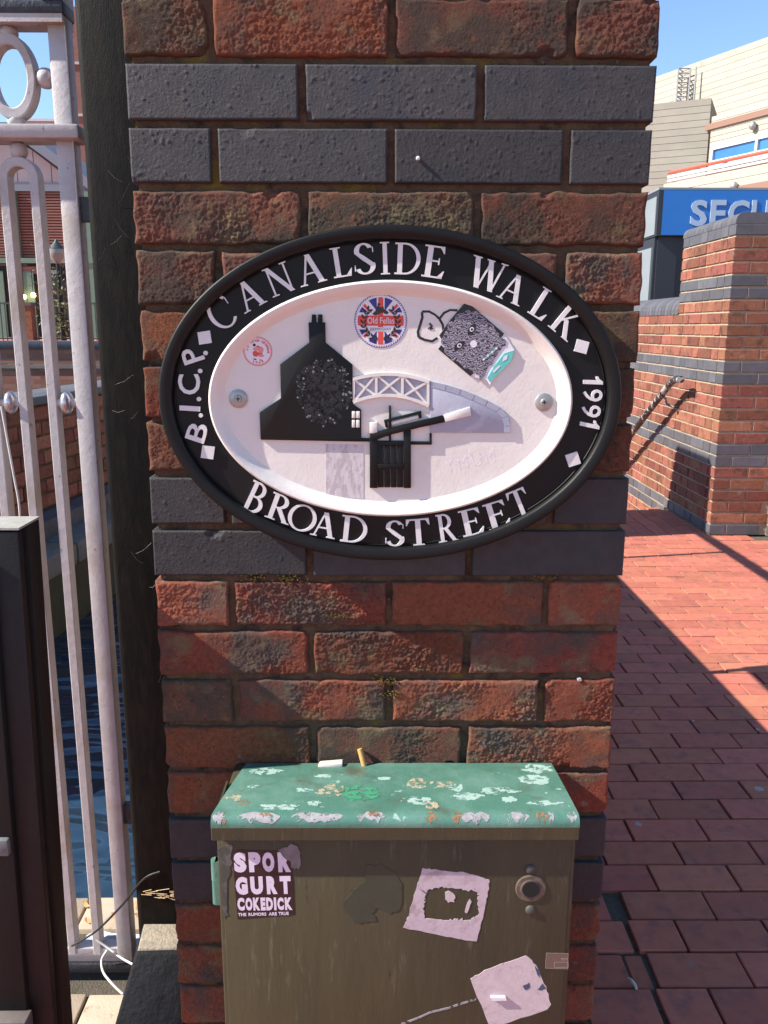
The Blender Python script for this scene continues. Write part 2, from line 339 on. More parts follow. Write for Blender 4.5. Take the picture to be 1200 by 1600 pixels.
# paving: block pavers in running bond, rows along X
pav = empty('paving', (1,1,0)); tag(pav, kind='structure')
PM = [bev_box(.1945,.0945,.05,.0022,paver_m,'paver',.0006,i) for i in range(6)]
def paver_cut(x0, x1, y0, y1, z=0.):
    me = bev_box(x1-x0, y1-y0, .05, .0022, paver_m, 'paver'); return inst('paver', me, ((x0+x1)/2, (y0+y1)/2, z-.025), pav)
SEAM = .548
y = .33+.1005*-1; row = 0; cnt = 0; FIELD = MB()
def field_paver(a, bb, y0, y1): FIELD.box(a+.003, bb-.003, y0, y1, -.05, -.0005+random.uniform(-.002,.001))
rnd = random.Random(3)
while y < 4.02:
    xo = .5645 if row % 2 == 1 else .4645+.002
    y0, y1 = y+.003, y+.0975
    vis_l = HALF*(y+CD)/CD*.92; vis_r = .49*(y+CD)+.15
    # bond parity: joints at .56 on odd rows, .66 on even rows
    xs0 = (.5625 if row % 2 else .6625)
    k = -3
    while True:
        a = xs0+k*.2; k += 1
        if a > 2.6: break
        bb = a+.2
        if a > vis_r or bb < vis_l-.05:
            if bb > .36 and not (y < .55 and bb < .6) and not (a > 2.0 and y > 4.0): field_paver(max(a,.335), bb, y0, y1)
            continue
        if y < .55:                                       # near the pier the bond meets a cut edge
            if bb <= SEAM+.03: continue
            a2 = max(a, SEAM+(.018 if row in (1,3) else .004))
            if bb-a2 > .195: inst('paver', rnd.choice(PM), ((a2+bb)/2, (y0+y1)/2, -.025+rnd.uniform(-.0025,.002)), pav, rotz=rnd.uniform(-.006,.006))
            else: paver_cut(a2+.003, bb-.003, y0, y1, rnd.uniform(-.002,.001))
        else:
            inst('paver', rnd.choice(PM), (a+.1, (y0+y1)/2, -.025+rnd.uniform(-.002,.0015)), pav, rotz=rnd.uniform(-.005,.005))
        cnt += 1
    if y < .55:                                           # cut pieces between the pier and the bond
        if row == 3: paver_cut(.35, .522, y0, y1, -.004)
        elif row == 1: paver_cut(.34, .512, y0+.002, y1, -.006); paver_cut(.518, .556, y0, y1, -.008)
        else: paver_cut(.34, SEAM-.004, y0, y1, rnd.uniform(-.005,0))
    y += .1005; row += 1
# beyond the joint strip the paving turns: larger sheet of thin pavers running to the steps
yn = .2295-.1005; r_ = 1
while yn > -2.2:
    for k in range(-14, 14):
        a = (.5625 if r_ % 2 else .6625)+.2*k; field_paver(a, a+.2, yn+.003, yn+.0975)
    yn -= .1005; r_ += 1
FIELD.build('paver_field', paver_m, pav)['kind'] = 'stuff'
PM2 = bev_box(.0945,.1945,.05,.002,paver_m,'paver'); PM2h = bev_box(.0945,.0945,.05,.002,paver_m,'paver'); y += .012
for i in range(10):
    yy = y
    if i % 2: inst('paver', PM2h, (1.46+.1*i, yy+.05, -.026), pav); yy += .1
    while yy < 4.92: inst('paver', PM2, (1.46+.1*i, yy+.1, -.026+rnd.uniform(-.002,.001)), pav); yy += .2
# a sheet of the same paving for the ground the photo hardly sees
tag(MB().box(-3,4,-6,-2.14,-.045,-.004).build('paving_near', paver_m), kind='structure')
tag(MB().box(2.62,8,-2.1,4.06,-.045,-.006).build('paving_side', paver_m), kind='structure')
# stone slabs by the gate and the quay coping
qs = empty('quay_paving', (-.6,.4,0)); tag(qs, kind='structure')
for i, (x0, x1) in enumerate(((-1.35,-.98),(-.975,-.608),(-.603,-.36))):
    MB().box(x0,x1,.225,.318,-.045,-.002*i).build('slab', slab_m, qs, bevel=.004)
for i, (x0, x1) in enumerate(((-1.6,-1.05),(-1.045,-.70),(-.695,GX))):
    MB().box(x0,x1,.50,GY+.01,-.06,.0+.001*i).build('coping_stone', slab_m, qs, bevel=.006)
MB().box(-1.6,GX+.06,.405,.497,-.06,-.03).build('drain_strip', black_paint, qs, bevel=.003)

# ------------------------------------------------------------------ brick pier
pier = empty('brick_pier', (0,.33,0)); tag(pier, 'red brick pier with dark blue brick bands carrying the oval sign', 'brick pier')
MB().box(-HALF+.007,HALF-.007,.007,.665-.007,0,26*.075).build('mortar_core', mortar, pier)
side_low = {(k,w): [brick_mesh(w, BH, BD, 900+i+(40 if k == 'red' else 0), k, .012) for i in range(3)] for k in ('red','blue') for w in (SW,HW)}
for k in ('red','blue'):
    for w in (SW,HW):
        for me in side_low[(k,w)]: me.materials.append(red_face if k == 'red' else blue_face)
rnd = random.Random(21)
for c in range(26):
    kind = 'blue' if is_blue(c) else 'red'; z = c*.075+.0375
    front = ROWS if c % 2 == 1 else ROWH
    if c == 25: front = ROWS
    for xc, w in front:
        vis = 2 <= c <= 23
        dd = BD if (w == SW) else SW
        me = brick_mesh(w, BH if kind == 'blue' else BH+rnd.uniform(-.001,.002), dd, rnd.randint(0,99999), kind, .0015 if vis else .012)
        me.materials.append((sooty_face if c > 14 and rnd.random() < .8 or rnd.random() < .2 else red_face) if kind == 'red' else blue_face)
        inst('brick', me, (xc, rnd.uniform(-.0012,.0008), z), pier)
    for sx in (-1, 1):                                    # returns on both sides
        if c % 2 == 1: spots = [(.2205,SW),(.4445,SW),(.61375,HW)]
        else: spots = [(.3325,SW),(.5575,SW)]
        for yc, w in spots:
            inst('brick', rnd.choice(side_low[(kind,w)]), (sx*HALF, yc, z), pier, rotz=R(90) if sx > 0 else R(-90))
def bull_mesh(w, d, h, r, mat, n=6):                      # brick with one rounded top front arris
    pr = [(0,0),(0,h-r)]+[(r-r*math.cos(t), h-r+r*math.sin(t)) for t in [math.pi/2*i/n for i in range(1,n+1)]]+[(d,h),(d,0)]
    m = MB(); V = [(-w/2,p[0],p[1]) for p in pr]+[(w/2,p[0],p[1]) for p in pr]; q = len(pr)
    m.add(V, [tuple(range(q-1,-1,-1)), tuple(range(q,2*q))]+[(i,(i+1)%q,(i+1)%q+q,i+q) for i in range(q)])
    me = bpy.data.meshes.new('bullnose_brick'); me.from_pydata(m.v, [], m.f); me.materials.append(mat); return me
bm_p = bull_mesh(.0715, .33, .065, .05, blue_face)
for i in range(9):
    inst('coping_brick', bm_p, (-.3+.075*i, 0, 26*.075-.005), pier); inst('coping_brick', bm_p, (-.3+.075*i, .665, 26*.075-.005), pier, rotz=math.pi)

# ------------------------------------------------------------------ oval cast sign
sg = empty('oval_sign', (0,-.005,1.23)); tag(sg, 'oval black and white cast metal sign fixed to the brick pier', 'sign')
EC, EA, EB = (0.0, 1.2318), .3035, .2187
IC, IA, IB = (.0005, 1.2285), .2385, .1535
NE = 128
def ell(c, a, bb, n=NE): return [(c[0]+a*math.cos(2*math.pi*i/n), c[1]+bb*math.sin(2*math.pi*i/n)) for i in range(n)]
def ell_ring(name, prof, mat):                            # prof: list of (inset from the outer ellipse, y) for a lofted ring
    m = MB(); V = []
    for ins, yy in prof:
        V += [(p[0], yy, p[1]) for p in ell(EC, EA-ins, EB-ins)]
    Fc = [(i*NE+k, i*NE+(k+1)%NE, (i+1)*NE+(k+1)%NE, (i+1)*NE+k) for i in range(len(prof)-1) for k in range(NE)]
    return m.add(V, Fc).build(name, mat, sg, smooth=True)
band = MB()
def lerp_ring(t): return [((1-t)*p[0]+t*q[0], (1-t)*p[1]+t*q[1]) for p, q in zip(ell(EC,EA-.016,EB-.016), ell(IC,IA,IB))]
ro, ri = lerp_ring(0), lerp_ring(1)
band.strip(ro, ri, -.029, -.004); band.build('black_band', sign_black, sg)
ell_ring('outer_rim', [(.0,.004),(0,-.037),(.0012,-.0394),(.003,-.040),(.0140,-.0392),(.0160,-.0372),(.0172,-.034),(.0180,-.028)], sign_black)
ell_ring('rim_bead', [(.0185,-.0285),(.0188,-.0305),(.0198,-.0312),(.0208,-.0305),(.0211,-.0285)], sign_black)
field = MB()
fo = ell(IC, IA-.010, IB-.010); field.prism(fo, -.0245, -.004); field.build('white_field', sign_white, sg)
wr = MB(); V = []
for ins, yy in ((-.002,-.027),(-.001,-.0345),(.0015,-.0368),(.0055,-.036),(.011,-.0305),(.0145,-.0265),(.019,-.0238)):
    V += [(p[0],yy,p[1]) for p in ell(IC, IA-ins, IB-ins)]
wr.add(V, [(i*NE+k, i*NE+(k+1)%NE, (i+1)*NE+(k+1)%NE, (i+1)*NE+k) for i in range(6) for k in range(NE)]).build('white_rim', sign_white, sg, smooth=True)

# serif capitals: strokes in a cap-height-1 em
ST, TH, SF = .118, .055, .04
def rect(x0,y0,x1,y1): return [(x0,y0),(x1,y0),(x1,y1),(x0,y1)]
def diag(x0,y0,x1,y1,t): return [(x0-t/2,y0),(x0+t/2,y0),(x1+t/2,y1),(x1-t/2,y1)]
def ser(x,y,w): return [(x-w/2,y),(x+w/2,y),(x+w/2-.02,y+SF if y < .5 else y-SF),(x-w/2+.02,y+SF if y < .5 else y-SF)]
def arc(cx,cy,rx,ry,a0,a1,thick=ST,thin=TH,n=22):
    o, i_ = [], []
    for k in range(n+1):
        a = R(a0+(a1-a0)*k/n); c, s_ = math.cos(a), math.sin(a)
        o.append((cx+rx*c, cy+ry*s_)); i_.append((cx+(rx-thick)*c, cy+(ry-thin)*s_))
    return o+i_[::-1]
G = {}
G['I'] = (.34, [rect(.10,0,.245,1), ser(.17,0,.33), ser(.17,1,.33)])
G['L'] = (.60, [rect(.10,0,.245,1), ser(.17,1,.34), rect(.02,0,.56,.05), [(.42,.05),(.56,.05),(.60,.26),(.575,.26)]])
G['E'] = (.60, [rect(.10,0,.245,1), rect(.02,0,.55,.05), rect(.02,.95,.54,1), rect(.2,.5,.43,.55), [(.42,.05),(.55,.05),(.59,.24),(.565,.24)], [(.43,.95),(.54,.95),(.55,.78),(.53,.78)], [(.41,.42),(.44,.42),(.44,.63),(.41,.63)]])
G['T'] = (.68, [rect(.27,0,.415,1), ser(.34,0,.34), rect(.02,.95,.66,1), [(.02,.95),(.12,.95),(.035,.76),(.01,.76)], [(.66,.95),(.56,.95),(.645,.76),(.67,.76)]])
G['D'] = (.80, [rect(.10,0,.245,1), rect(.02,0,.34,.055), rect(.02,.945,.34,1), arc(.32,.5,.46,.5,-90,90)])
G['O'] = (.86, [arc(.43,.5,.42,.52,0,359.9,n=44)])
G['C'] = (.76, [arc(.43,.5,.42,.52,42,318,n=36), [(.715,.83),(.745,.83),(.74,.62),(.72,.62)]])
G['S'] = (.56, [arc(.275,.755,.225,.265,25,200,.12,.055), arc(.285,.26,.245,.28,-160,20,.12,.055),
    [(.05,.70),(.17,.70),(.30,.57),(.53,.30),(.41,.26),(.22,.47)], [(.475,.87),(.50,.87),(.50,.70),(.48,.70)], [(.04,.30),(.065,.30),(.06,.10),(.035,.10)]])
G['A'] = (.80, [diag(.10,0,.385,1,.065), diag(.70,0,.405,1,.165), rect(.2,.34,.6,.39), ser(.09,0,.26), ser(.70,0,.32)])
G['N'] = (.86, [diag(.13,0,.13,1,.06), diag(.73,-.02,.13,1,.165), diag(.73,0,.73,1,.06), ser(.13,0,.26), ser(.10,1,.24), ser(.73,1,.26)])
G['W'] = (1.08, [diag(.33,-.02,.12,1,.15), diag(.34,-.02,.56,.92,.06), diag(.76,-.02,.54,1,.15), diag(.77,-.02,.97,1,.06), ser(.12,1,.30), ser(.54,1,.26), ser(.97,1,.24)])
G['K'] = (.78, [rect(.10,0,.245,1), ser(.17,0,.34), ser(.17,1,.34), diag(.22,.42,.63,1,.075), diag(.70,0,.34,.56,.165), ser(.63,1,.26), ser(.70,0,.28)])
G['B'] = (.68, [rect(.10,0,.245,1), rect(.02,0,.32,.05), rect(.02,.95,.30,1), rect(.2,.5,.32,.55), arc(.29,.745,.28,.255,-90,90,.13,.05), arc(.31,.275,.34,.275,-90,90,.14,.05)])
G['R'] = (.74, [rect(.10,0,.245,1), ser(.17,0,.34), rect(.02,.95,.30,1), rect(.2,.46,.32,.51), arc(.29,.73,.30,.27,-90,90,.135,.05), diag(.66,0,.33,.50,.16), ser(.67,0,.24)])
def Q(x, y, yy=-.030):
    p = P(x, y, Y=yy); return (p.x, p.z)
def letter(ch, bx, rot):
    """glyph turned by rot and fitted to the box bx = (x0,x1,y0,y1)"""
    w, strokes = G[ch]; a = R(rot); sx = sy = 45.
    def lay():
        return [[((x-w/2)*sx*math.cos(a)-(yv-.5)*sy*math.sin(a), -((x-w/2)*sx*math.sin(a)+(yv-.5)*sy*math.cos(a))) for x, yv in s_] for s_ in strokes]
    for it in range(14 if abs(rot) < 21 else 1):
        pl = lay(); xs = [p[0] for q in pl for p in q]; ys = [p[1] for q in pl for p in q]
        sx *= ((bx[1]-bx[0])/(max(xs)-min(xs)))**.6; sy *= ((bx[3]-bx[2])/(max(ys)-min(ys)))**.6
    if abs(rot) >= 21:
        sx = sy = 45.; pl = lay(); xs = [p[0] for q in pl for p in q]; ys = [p[1] for q in pl for p in q]
        k = math.sqrt((bx[1]-bx[0])/(max(xs)-min(xs))*(bx[3]-bx[2])/(max(ys)-min(ys))); sx = sy = 45.*k
    pl = lay(); xs = [p[0] for q in pl for p in q]; ys = [p[1] for q in pl for p in q]
    ox, oy = (bx[0]+bx[1])/2-(max(xs)+min(xs))/2, (bx[2]+bx[3])/2-(max(ys)+min(ys))/2
    m = MB()
    for i, q in enumerate(pl): m.prism([Q(p[0]+ox, p[1]+oy) for p in q], -.0322-.00012*i, -.0285)
    return m.build('letter', white_letter, sg)
for ch, bx, rot in (('C',(324,370,462,513),33),('A',(376,417,438,492),29),('N',(408,462,408,465),22),('A',(470,512,397,449),15),('L',(514,550,386,435),9),('S',(553,587,380,429),5),('I',(593,610,378,429),2),('D',(616,657,379,429),-2),('E',(658,696,382,436),-8),
        ('W',(740,795,398,457),-17),('A',(775,813,428,480),-24),('L',(824,862,447,502),-32),('K',(857,912,470,537),-40)): letter(ch, bx, rot)
for ch, bx, rot in (('B',(376,417,750,800),-25),('R',(413,452,768,820),-20),('O',(450,495,788,830),-15),('A',(484,523,800,842),-11),('D',(531,574,804,847),-6),('S',(602,632,813,853),0),('T',(634,671,809,852),4.5),('R',(680,717,803,848),8.5),('E',(715,756,792,839),13),('E',(753,797,780,829),17),('T',(788,829,762,810),22)): letter(ch, bx, rot)

def text_mesh(body, bold=0., thick=.001, res=3):
    cu = bpy.data.curves.new('txt', 'FONT'); cu.body = body; cu.size = 1; cu.extrude = .5; cu.offset = bold; cu.resolution_u = res
    ob = bpy.data.objects.new('txt', cu); COL.objects.link(ob)
    dg = bpy.context.evaluated_depsgraph_get(); me = bpy.data.meshes.new_from_object(ob.evaluated_get(dg))
    V = [tuple(v.co) for v in me.vertices]; Fc = [tuple(p.vertices) for p in me.polygons]
    bpy.data.objects.remove(ob); bpy.data.curves.remove(cu); bpy.data.meshes.remove(me)
    return V, Fc
def text(name, body, c, w, h, rot, y0, y1, mat, parent, bold=0., mb=None, shear=0.):
    """lettering fitted to a w x h box centred at (x,z), face at y0 and back at y1"""
    V, Fc = text_mesh(body, bold)
    lo = [min(v[i] for v in V) for i in (0,1)]; hi = [max(v[i] for v in V) for i in (0,1)]; a = R(rot)
    out = []
    for v in V:
        lx = ((v[0]-lo[0])/(hi[0]-lo[0])-.5)*w; lz = ((v[1]-lo[1])/(hi[1]-lo[1])-.5)*h; lx += shear*lz
        out.append((c[0]+lx*math.cos(a)-lz*math.sin(a), y0 if v[2] > 0 else y1, c[1]+lx*math.sin(a)+lz*math.cos(a)))
    m = mb or MB(); m.add(out, Fc)
    return m.build(name, mat, parent) if mb is None else m
PX = 1/1190
for ch, x, yv, rot, w, h, bo in (('B',308,675,71,31,32,.012),('I',297,638,86.5,8,33,0),('C',296,600.5,90,33,35,.012),('P',301,555,108,30,34,.012)):
    text('letter', ch, Q(x,yv), w*PX*(.75 if ch == 'P' else .95), h*PX*.97, rot, -.0325, -.0285, white_letter, sg, bo)
for ch, x, yv, rot, w in (('9',925.5,617.5,-94,19),('9',923,642,-98,19)):
    text('letter', ch, Q(x,yv), w*PX, 31*PX, rot, -.0325, -.0285, white_letter, sg, .004)
for x, yv, rot in ((926,597,-92),(921,664.5,-102)):
    a = R(rot); pl = []
    for lx, lz in ((-3,-15.5),(3.2,-15.5),(3.2,15.5),(-1.2,15.5),(-5.5,9.5),(-9,8),(-9,4.5),(-5,5),(-3,6.8)): pl.append(Q(x+lx*math.cos(a)-lz*math.sin(a), yv-(lx*math.sin(a)+lz*math.cos(a))))
    MB().prism(pl, -.0325, -.0285).build('letter', white_letter, sg)
for x, yv in ((321.5,551.5),(313,579.5),(311,623.5),(314,649)):
    MB().lathe([(.0029,0),(.0029,.0032),(.0024,.0036)], (*[Q(x,yv)[0]], -.0288, Q(x,yv)[1]), 'Y', 14).build('full_stop', white_letter, sg)
def quad_px(pts, y0, y1, mat, name, parent, yy=-.03):
    return MB().prism([Q(*p, yy) for p in pts], y0, y1).build(name, mat, parent)
for x, yv, a in ((320,527.5,9),(325,706.5,-8),(908.5,541.5,-15),(895,717.5,18)):
    r_ = 13.8; quad_px([(x+r_*math.cos(R(45+90*k-a)), yv+r_*math.sin(R(45+90*k-a))) for k in range(4)], -.0322, -.0285, white_letter, 'diamond_mark', sg)

# relief picture on the white field
FY = -.0245
def rel(pts, hgt, mat, name, bv=.0008): return MB().prism([Q(*p, -.026) for p in pts], FY-hgt, FY+.002).build(name, mat, sg, bevel=bv, seg=2)
h6 = lambda x, yv: (360+x/6, 460+yv/6)
z5 = lambda x, yv: (540+x/4.286, 560+yv/4.286)
rel([h6(733,262),h6(890,262),h6(893,450),h6(1145,657),z5(50,305),z5(105,345),z5(105,532),z5(165,534),z5(165,556),h6(1190,1378),h6(285,1360),h6(275,1105),h6(475,972),h6(468,655),h6(740,450)], .0042, sign_black, 'house_silhouette')
rel([h6(765,188),h6(803,188),h6(805,266),h6(762,266)], .0040, sign_black, 'chimney_pot')
rel([h6(822,188),h6(862,188),h6(864,266),h6(820,266)], .0040, sign_black, 'chimney_pot')
for q in ((42,352,68,400),(72,352,97,400),(42,410,66,462),(71,410,95,462)): rel([z5(q[0],q[1]),z5(q[2],q[1]),z5(q[2],q[3]),z5(q[0],q[3])], .0047, sign_white, 'porch_pane')
def blob(cx, cz, rx, rz, seed, n=40, amp=.25, fr=2.2):
    o = Vector((seed*3.7, seed*1.3, 0)); out = []
    for k in range(n):
        a = 2*math.pi*k/n; q = 1+amp*nv(Vector((math.cos(a)*fr, math.sin(a)*fr, 0))+o)+amp*.5*nv(Vector((math.cos(a)*fr*3, math.sin(a)*fr*3, 5))+o)
        out.append((cx+rx*q*math.cos(a), cz+rz*q*math.sin(a)))
    return out
c = Q(506,612)
for nm, mat_, cnt_, r0, r1, edge in (('worn_fleck', worn_black, 420, .0010, .0036, 0), ('bright_fleck', M('bright_fleck',(.26,.255,.255),(.10,.10,.10),200,rough=.7), 90, .0005, .0017, 1)):
    m = MB(); rq = random.Random(5+edge)
    for k in range(cnt_):
        a = rq.uniform(0,2*math.pi); q = rq.random()**.5; q = (.62+.4*q) if edge else q*.97; q *= 1+.14*nv(Vector((math.cos(a)*1.6,math.sin(a)*1.6,3)))
        if edge and math.sin(a) < -.2 and rq.random() < .6: continue
        x, z = c[0]+.037*q*math.cos(a), c[1]+.043*q*math.sin(a); r_ = rq.uniform(r0,r1)
        m.prism(blob(x,z,r_,r_*rq.uniform(.6,1.5),k*.7,7,.5), FY-.00425-.000004*(k % 60)-.0002*edge, FY-.004)
    m.build(nm, mat_, sg)['kind'] = 'stuff'
# truss footbridge, blue abutment, black lock gate
def arcpts(x0,y0,x1,y1,sag,n=14): return [z5(x0+(x1-x0)*t, y0+(y1-y0)*t-sag*4*t*(1-t)) for t in [i/n for i in range(n+1)]]
def ribbon(pts, wpx, hgt, mat, name):
    o, i_ = [], []
    for k, p in enumerate(pts):
        a = pts[max(k-1,0)]; b2 = pts[min(k+1,len(pts)-1)]; d = math.hypot(b2[0]-a[0], b2[1]-a[1]) or 1
        nx, ny = -(b2[1]-a[1])/d*wpx/2, (b2[0]-a[0])/d*wpx/2
        o.append(Q(p[0]+nx,p[1]+ny,-.026)); i_.append(Q(p[0]-nx,p[1]-ny,-.026))
    return MB().strip(o, i_, FY-hgt, FY+.002, closed=False).build(name, mat, sg)
ribbon(arcpts(50,140,560,158,44), 5.2, .0042, sign_white, 'bridge_top_chord'); ribbon(arcpts(50,292,556,318,58), 5, .0042, sign_white, 'bridge_bottom_chord')
tb = lambda x: (140+18*(x-50)/510-44*4*((x-50)/510)*(1-(x-50)/510), 292+26*(x-50)/510-58*4*((x-50)/510)*(1-(x-50)/510))
vx = [53,205,380,552]
for x in vx: ribbon([z5(x,tb(x)[0]), z5(x,tb(x)[1])], 4.2, .0038, sign_white, 'bridge_post')
for i in range(3):
    a, b2 = vx[i], vx[i+1]
    ribbon([z5(a,tb(a)[0]), z5(b2,tb(b2)[1])], 3.6, .0033, sign_white, 'bridge_brace'); ribbon([z5(a,tb(a)[1]), z5(b2,tb(b2)[0])], 3.6, .0036, sign_white, 'bridge_brace')
tri = [z5(*p) for p in ((60,145),(300,112),(545,158),(545,312),(300,250),(60,285))]
MB().prism([Q(*p,-.026) for p in tri], FY-.0008, FY+.001).build('bridge_lilac_panel', lilac, sg)  # lilac painted panel behind the truss
rel([z5(*p) for p in ((566,152),(690,180),(790,212),(880,250),(960,290),(1030,325),(1075,360),(1098,410),(1103,500),(566,497))], .0030, lilac, 'abutment')
cop_o = [(566,152),(676,177),(774,207),(866,243),(952,282),(1040,330),(1088,385),(1100,450),(1103,498)]
cop_i = [(566,190),(666,215),(760,244),(850,280),(935,318),(1010,355),(1050,398),(1060,455),(1062,498)]
for k in range(8):
    f_ = .04; a, b2, c2, d2 = cop_o[k], cop_o[k+1], cop_i[k+1], cop_i[k]
    mixp = lambda p, q, t: (p[0]+(q[0]-p[0])*t, p[1]+(q[1]-p[1])*t)
    rel([z5(*mixp(a,b2,f_)), z5(*mixp(a,b2,1-f_)), z5(*mixp(d2,c2,1-f_)), z5(*mixp(d2,c2,f_))], .0034, lilac, 'coping_block', 0)
rel([z5(*p) for p in ((436,556),(562,556),(562,500),(577,500),(577,577),(436,577))], .0036, sign_black, 'lock_ledge')
rel([z5(*p) for p in ((162,500),(214,500),(214,866),(162,866))], .0052, sign_black, 'gate_post')
rel([z5(*p) for p in ((388,480),(437,480),(437,866),(388,866))], .0052, sign_black, 'gate_post')
rel([z5(*p) for p in ((214,550),(388,550),(388,582),(214,582))], .0050, sign_black, 'gate_rail'); rel([z5(*p) for p in ((214,703),(388,703),(388,737),(214,737))], .0056, sign_black, 'gate_rail')
for i in range(4):
    x0 = 216+43*i; rel([z5(x0,582),z5(x0+39,582),z5(x0+39,862),z5(x0,862)], .0040, sign_black, 'gate_plank')
rel([z5(*p) for p in ((161,426),(213,426),(213,500),(161,500))], .0058, sign_white, 'post_top')
rel([z5(*p) for p in ((165,506),(300,462),(480,420),(650,378),(664,424),(490,462),(310,506),(215,540),(165,545))], .0066, sign_black, 'balance_beam')
rel([z5(*p) for p in ((655,378),(832,322),(840,380),(665,424))], .0064, sign_white, 'beam_end')
rel([z5(*p) for p in ((290,315),(303,315),(306,462),(290,462))], .0054, sign_black, 'paddle_rod'); rel([z5(*p) for p in ((290,512),(305,512),(305,552),(290,552))], .0054, sign_black, 'paddle_rod')
rel([z5(*p) for p in ((256,412),(505,350),(510,398),(492,402),(488,372),(275,424),(285,460),(268,464))], .0056, sign_black, 'walkway_frame')
rel([z5(*p) for p in ((302,425),(486,378),(490,400),(310,446))], .0040, sign_white, 'walkway_board')
for x, yv in ((371.5,623.5),(851,629)):
    c = Q(x,yv); m = MB().lathe([(.0122,0),(.0122,.0018),(.0118,.0022),(.0052,.0023),(.0050,.0030),(.0042,.0041),(.0001,.0042)], (c[0],FY,c[1]), 'Y', 28)
    scw = m.build('screw_washer', steel, sg, smooth=True)
    MB().box(c[0]-.0028,c[0]+.0028,FY-.0047,FY-.0042,c[1]-.0006,c[1]+.0006).build('screw_slot', dark_hole, scw); MB().box(c[0]-.0006,c[0]+.0006,FY-.0048,FY-.0043,c[1]-.0028,c[1]+.0028).build('screw_slot', dark_hole, scw)

# ------------------------------------------------------------------ stickers on the sign
SY = FY-.0004
def flat(poly, y0, mat, name, parent, th=.0002): return MB().prism(poly, y0, y0+th).build(name, mat, parent)
def circ(c, r, n=48): return [(c[0]+r*math.cos(2*math.pi*k/n), c[1]+r*math.sin(2*math.pi*k/n)) for k in range(n)]
def clipc(poly, c, r, n=64):                              # polygon cut to a disc (Sutherland-Hodgman)
    out = poly
    for k in range(n):
        a = 2*math.pi*(k+.5)/n; nx, nz_ = math.cos(a), math.sin(a); inp, out = out, []
        for i in range(len(inp)):
            p, q = inp[i], inp[(i+1)%len(inp)]
            dp = (p[0]-c[0])*nx+(p[1]-c[1])*nz_-r; dq = (q[0]-c[0])*nx+(q[1]-c[1])*nz_-r
            if dp <= 0: out.append(p)
            if (dp < 0) != (dq < 0) and abs(dp-dq) > 1e-12: t = dp/(dp-dq); out.append((p[0]+(q[0]-p[0])*t, p[1]+(q[1]-p[1])*t))
        if len(out) < 3: return []
    return out
oc = Q(594.8,501.5,-.026); OR = 41.5*PX
of = empty('round_flag_sticker', (oc[0],SY,oc[1])); tag(of, 'round union flag sticker with laurel wreath and club name on white field', 'sticker')
flat(circ(oc, OR), SY, stk_white, 'backing', of, .0005)
MB().strip(circ(oc,OR*.985), circ(oc,OR*.965), SY-.0001, SY+.0001).build('outer_ring', stk_blue, of)
for k in range(56):                                       # rope border ticks in one joined piece
    pass
rope = MB()
for k in range(64):
    a0 = 2*math.pi*k/64; a1 = a0+.05; q0, q1 = OR*.965, OR*.915
    rope.prism([(oc[0]+q0*math.cos(a0),oc[1]+q0*math.sin(a0)),(oc[0]+q0*math.cos(a0+.035),oc[1]+q0*math.sin(a0+.035)),(oc[0]+q1*math.cos(a1+.035),oc[1]+q1*math.sin(a1+.035)),(oc[0]+q1*math.cos(a1),oc[1]+q1*math.sin(a1))], SY-.0001, SY+.0001)
rope.build('rope_border', ink_dark, of)
fr = OR*.86
def fp(pts, mat, yy, name):
    pl = clipc([(oc[0]+x*fr, oc[1]+z*fr) for x, z in pts], oc, fr)
    if pl: flat(pl, yy, mat, name, of)
fp([(-1.2,-1.2),(1.2,-1.2),(1.2,1.2),(-1.2,1.2)], stk_white, SY-.0001, 'flag_ground')
for sx in (-1,1):
    for sz in (-1,1):
        fp([(sx*.17,sz*1.1),(sx*.17,sz*.42),(sx*.72,sz*1.1)], stk_blue, SY-.0002, 'flag_triangle'); fp([(sx*1.1,sz*.36),(sx*.52,sz*.36),(sx*1.1,sz*.84)], stk_blue, SY-.0002, 'flag_triangle')
        fp([(sx*.36,sz*.36),(sx*.50,sz*.36),(sx*1.1,sz*.98),(sx*.98,sz*1.06)], stk_red, SY-.0002, 'flag_diagonal')
fp([(-.11,-1.1),(.11,-1.1),(.11,1.1),(-.11,1.1)], stk_red, SY-.0003, 'flag_bar'); fp([(-1.1,-.20),(1.1,-.20),(1.1,.23),(-1.1,.23)], stk_red, SY-.00036, 'flag_bar')
text('lettering', 'Old Fellas', (oc[0]+.01*fr, oc[1]+.02*fr), 1.16*fr, .27*fr, 0, SY-.0005, SY-.0003, stk_white, of, .0)
flat([(oc[0]+x*fr, oc[1]+z*fr) for x, z in ((-.52,-.44),(.52,-.44),(.52,-.26),(-.52,-.26))], SY-.00042, stk_white, 'name_strip', of)
text('lettering', 'BIRMINGHAM', (oc[0], oc[1]-.35*fr), .9*fr, .13*fr, 0, SY-.0005, SY-.0003, ink_dark, of, .0)
for sx in (-1,1):                                         # laurel leaves
    for k in range(9):
        a = R(-82+15.5*k); r0 = .80; bx, bz = sx*(r0*math.cos(a)+.02), r0*math.sin(a)
        for side in (-1,1):
            d = a+math.pi/2+side*.62; L_ = .27; wv = .055; ux, uz = sx*math.cos(d), math.sin(d)
            pts = [(bx+ux*L_*t-uz*wv*s_*math.sin(math.pi*t), bz+uz*L_*t+ux*wv*s_*math.sin(math.pi*t)) for t, s_ in ((0,1),(.3,1),(.6,1),(.85,1),(1,1),(.85,-1),(.6,-1),(.3,-1))]
            flat([(oc[0]+x*fr*.9, oc[1]+z*fr*.9-.06*fr) for x, z in pts], SY-.00048-.00001*k, ink_black, 'laurel_leaf', of)
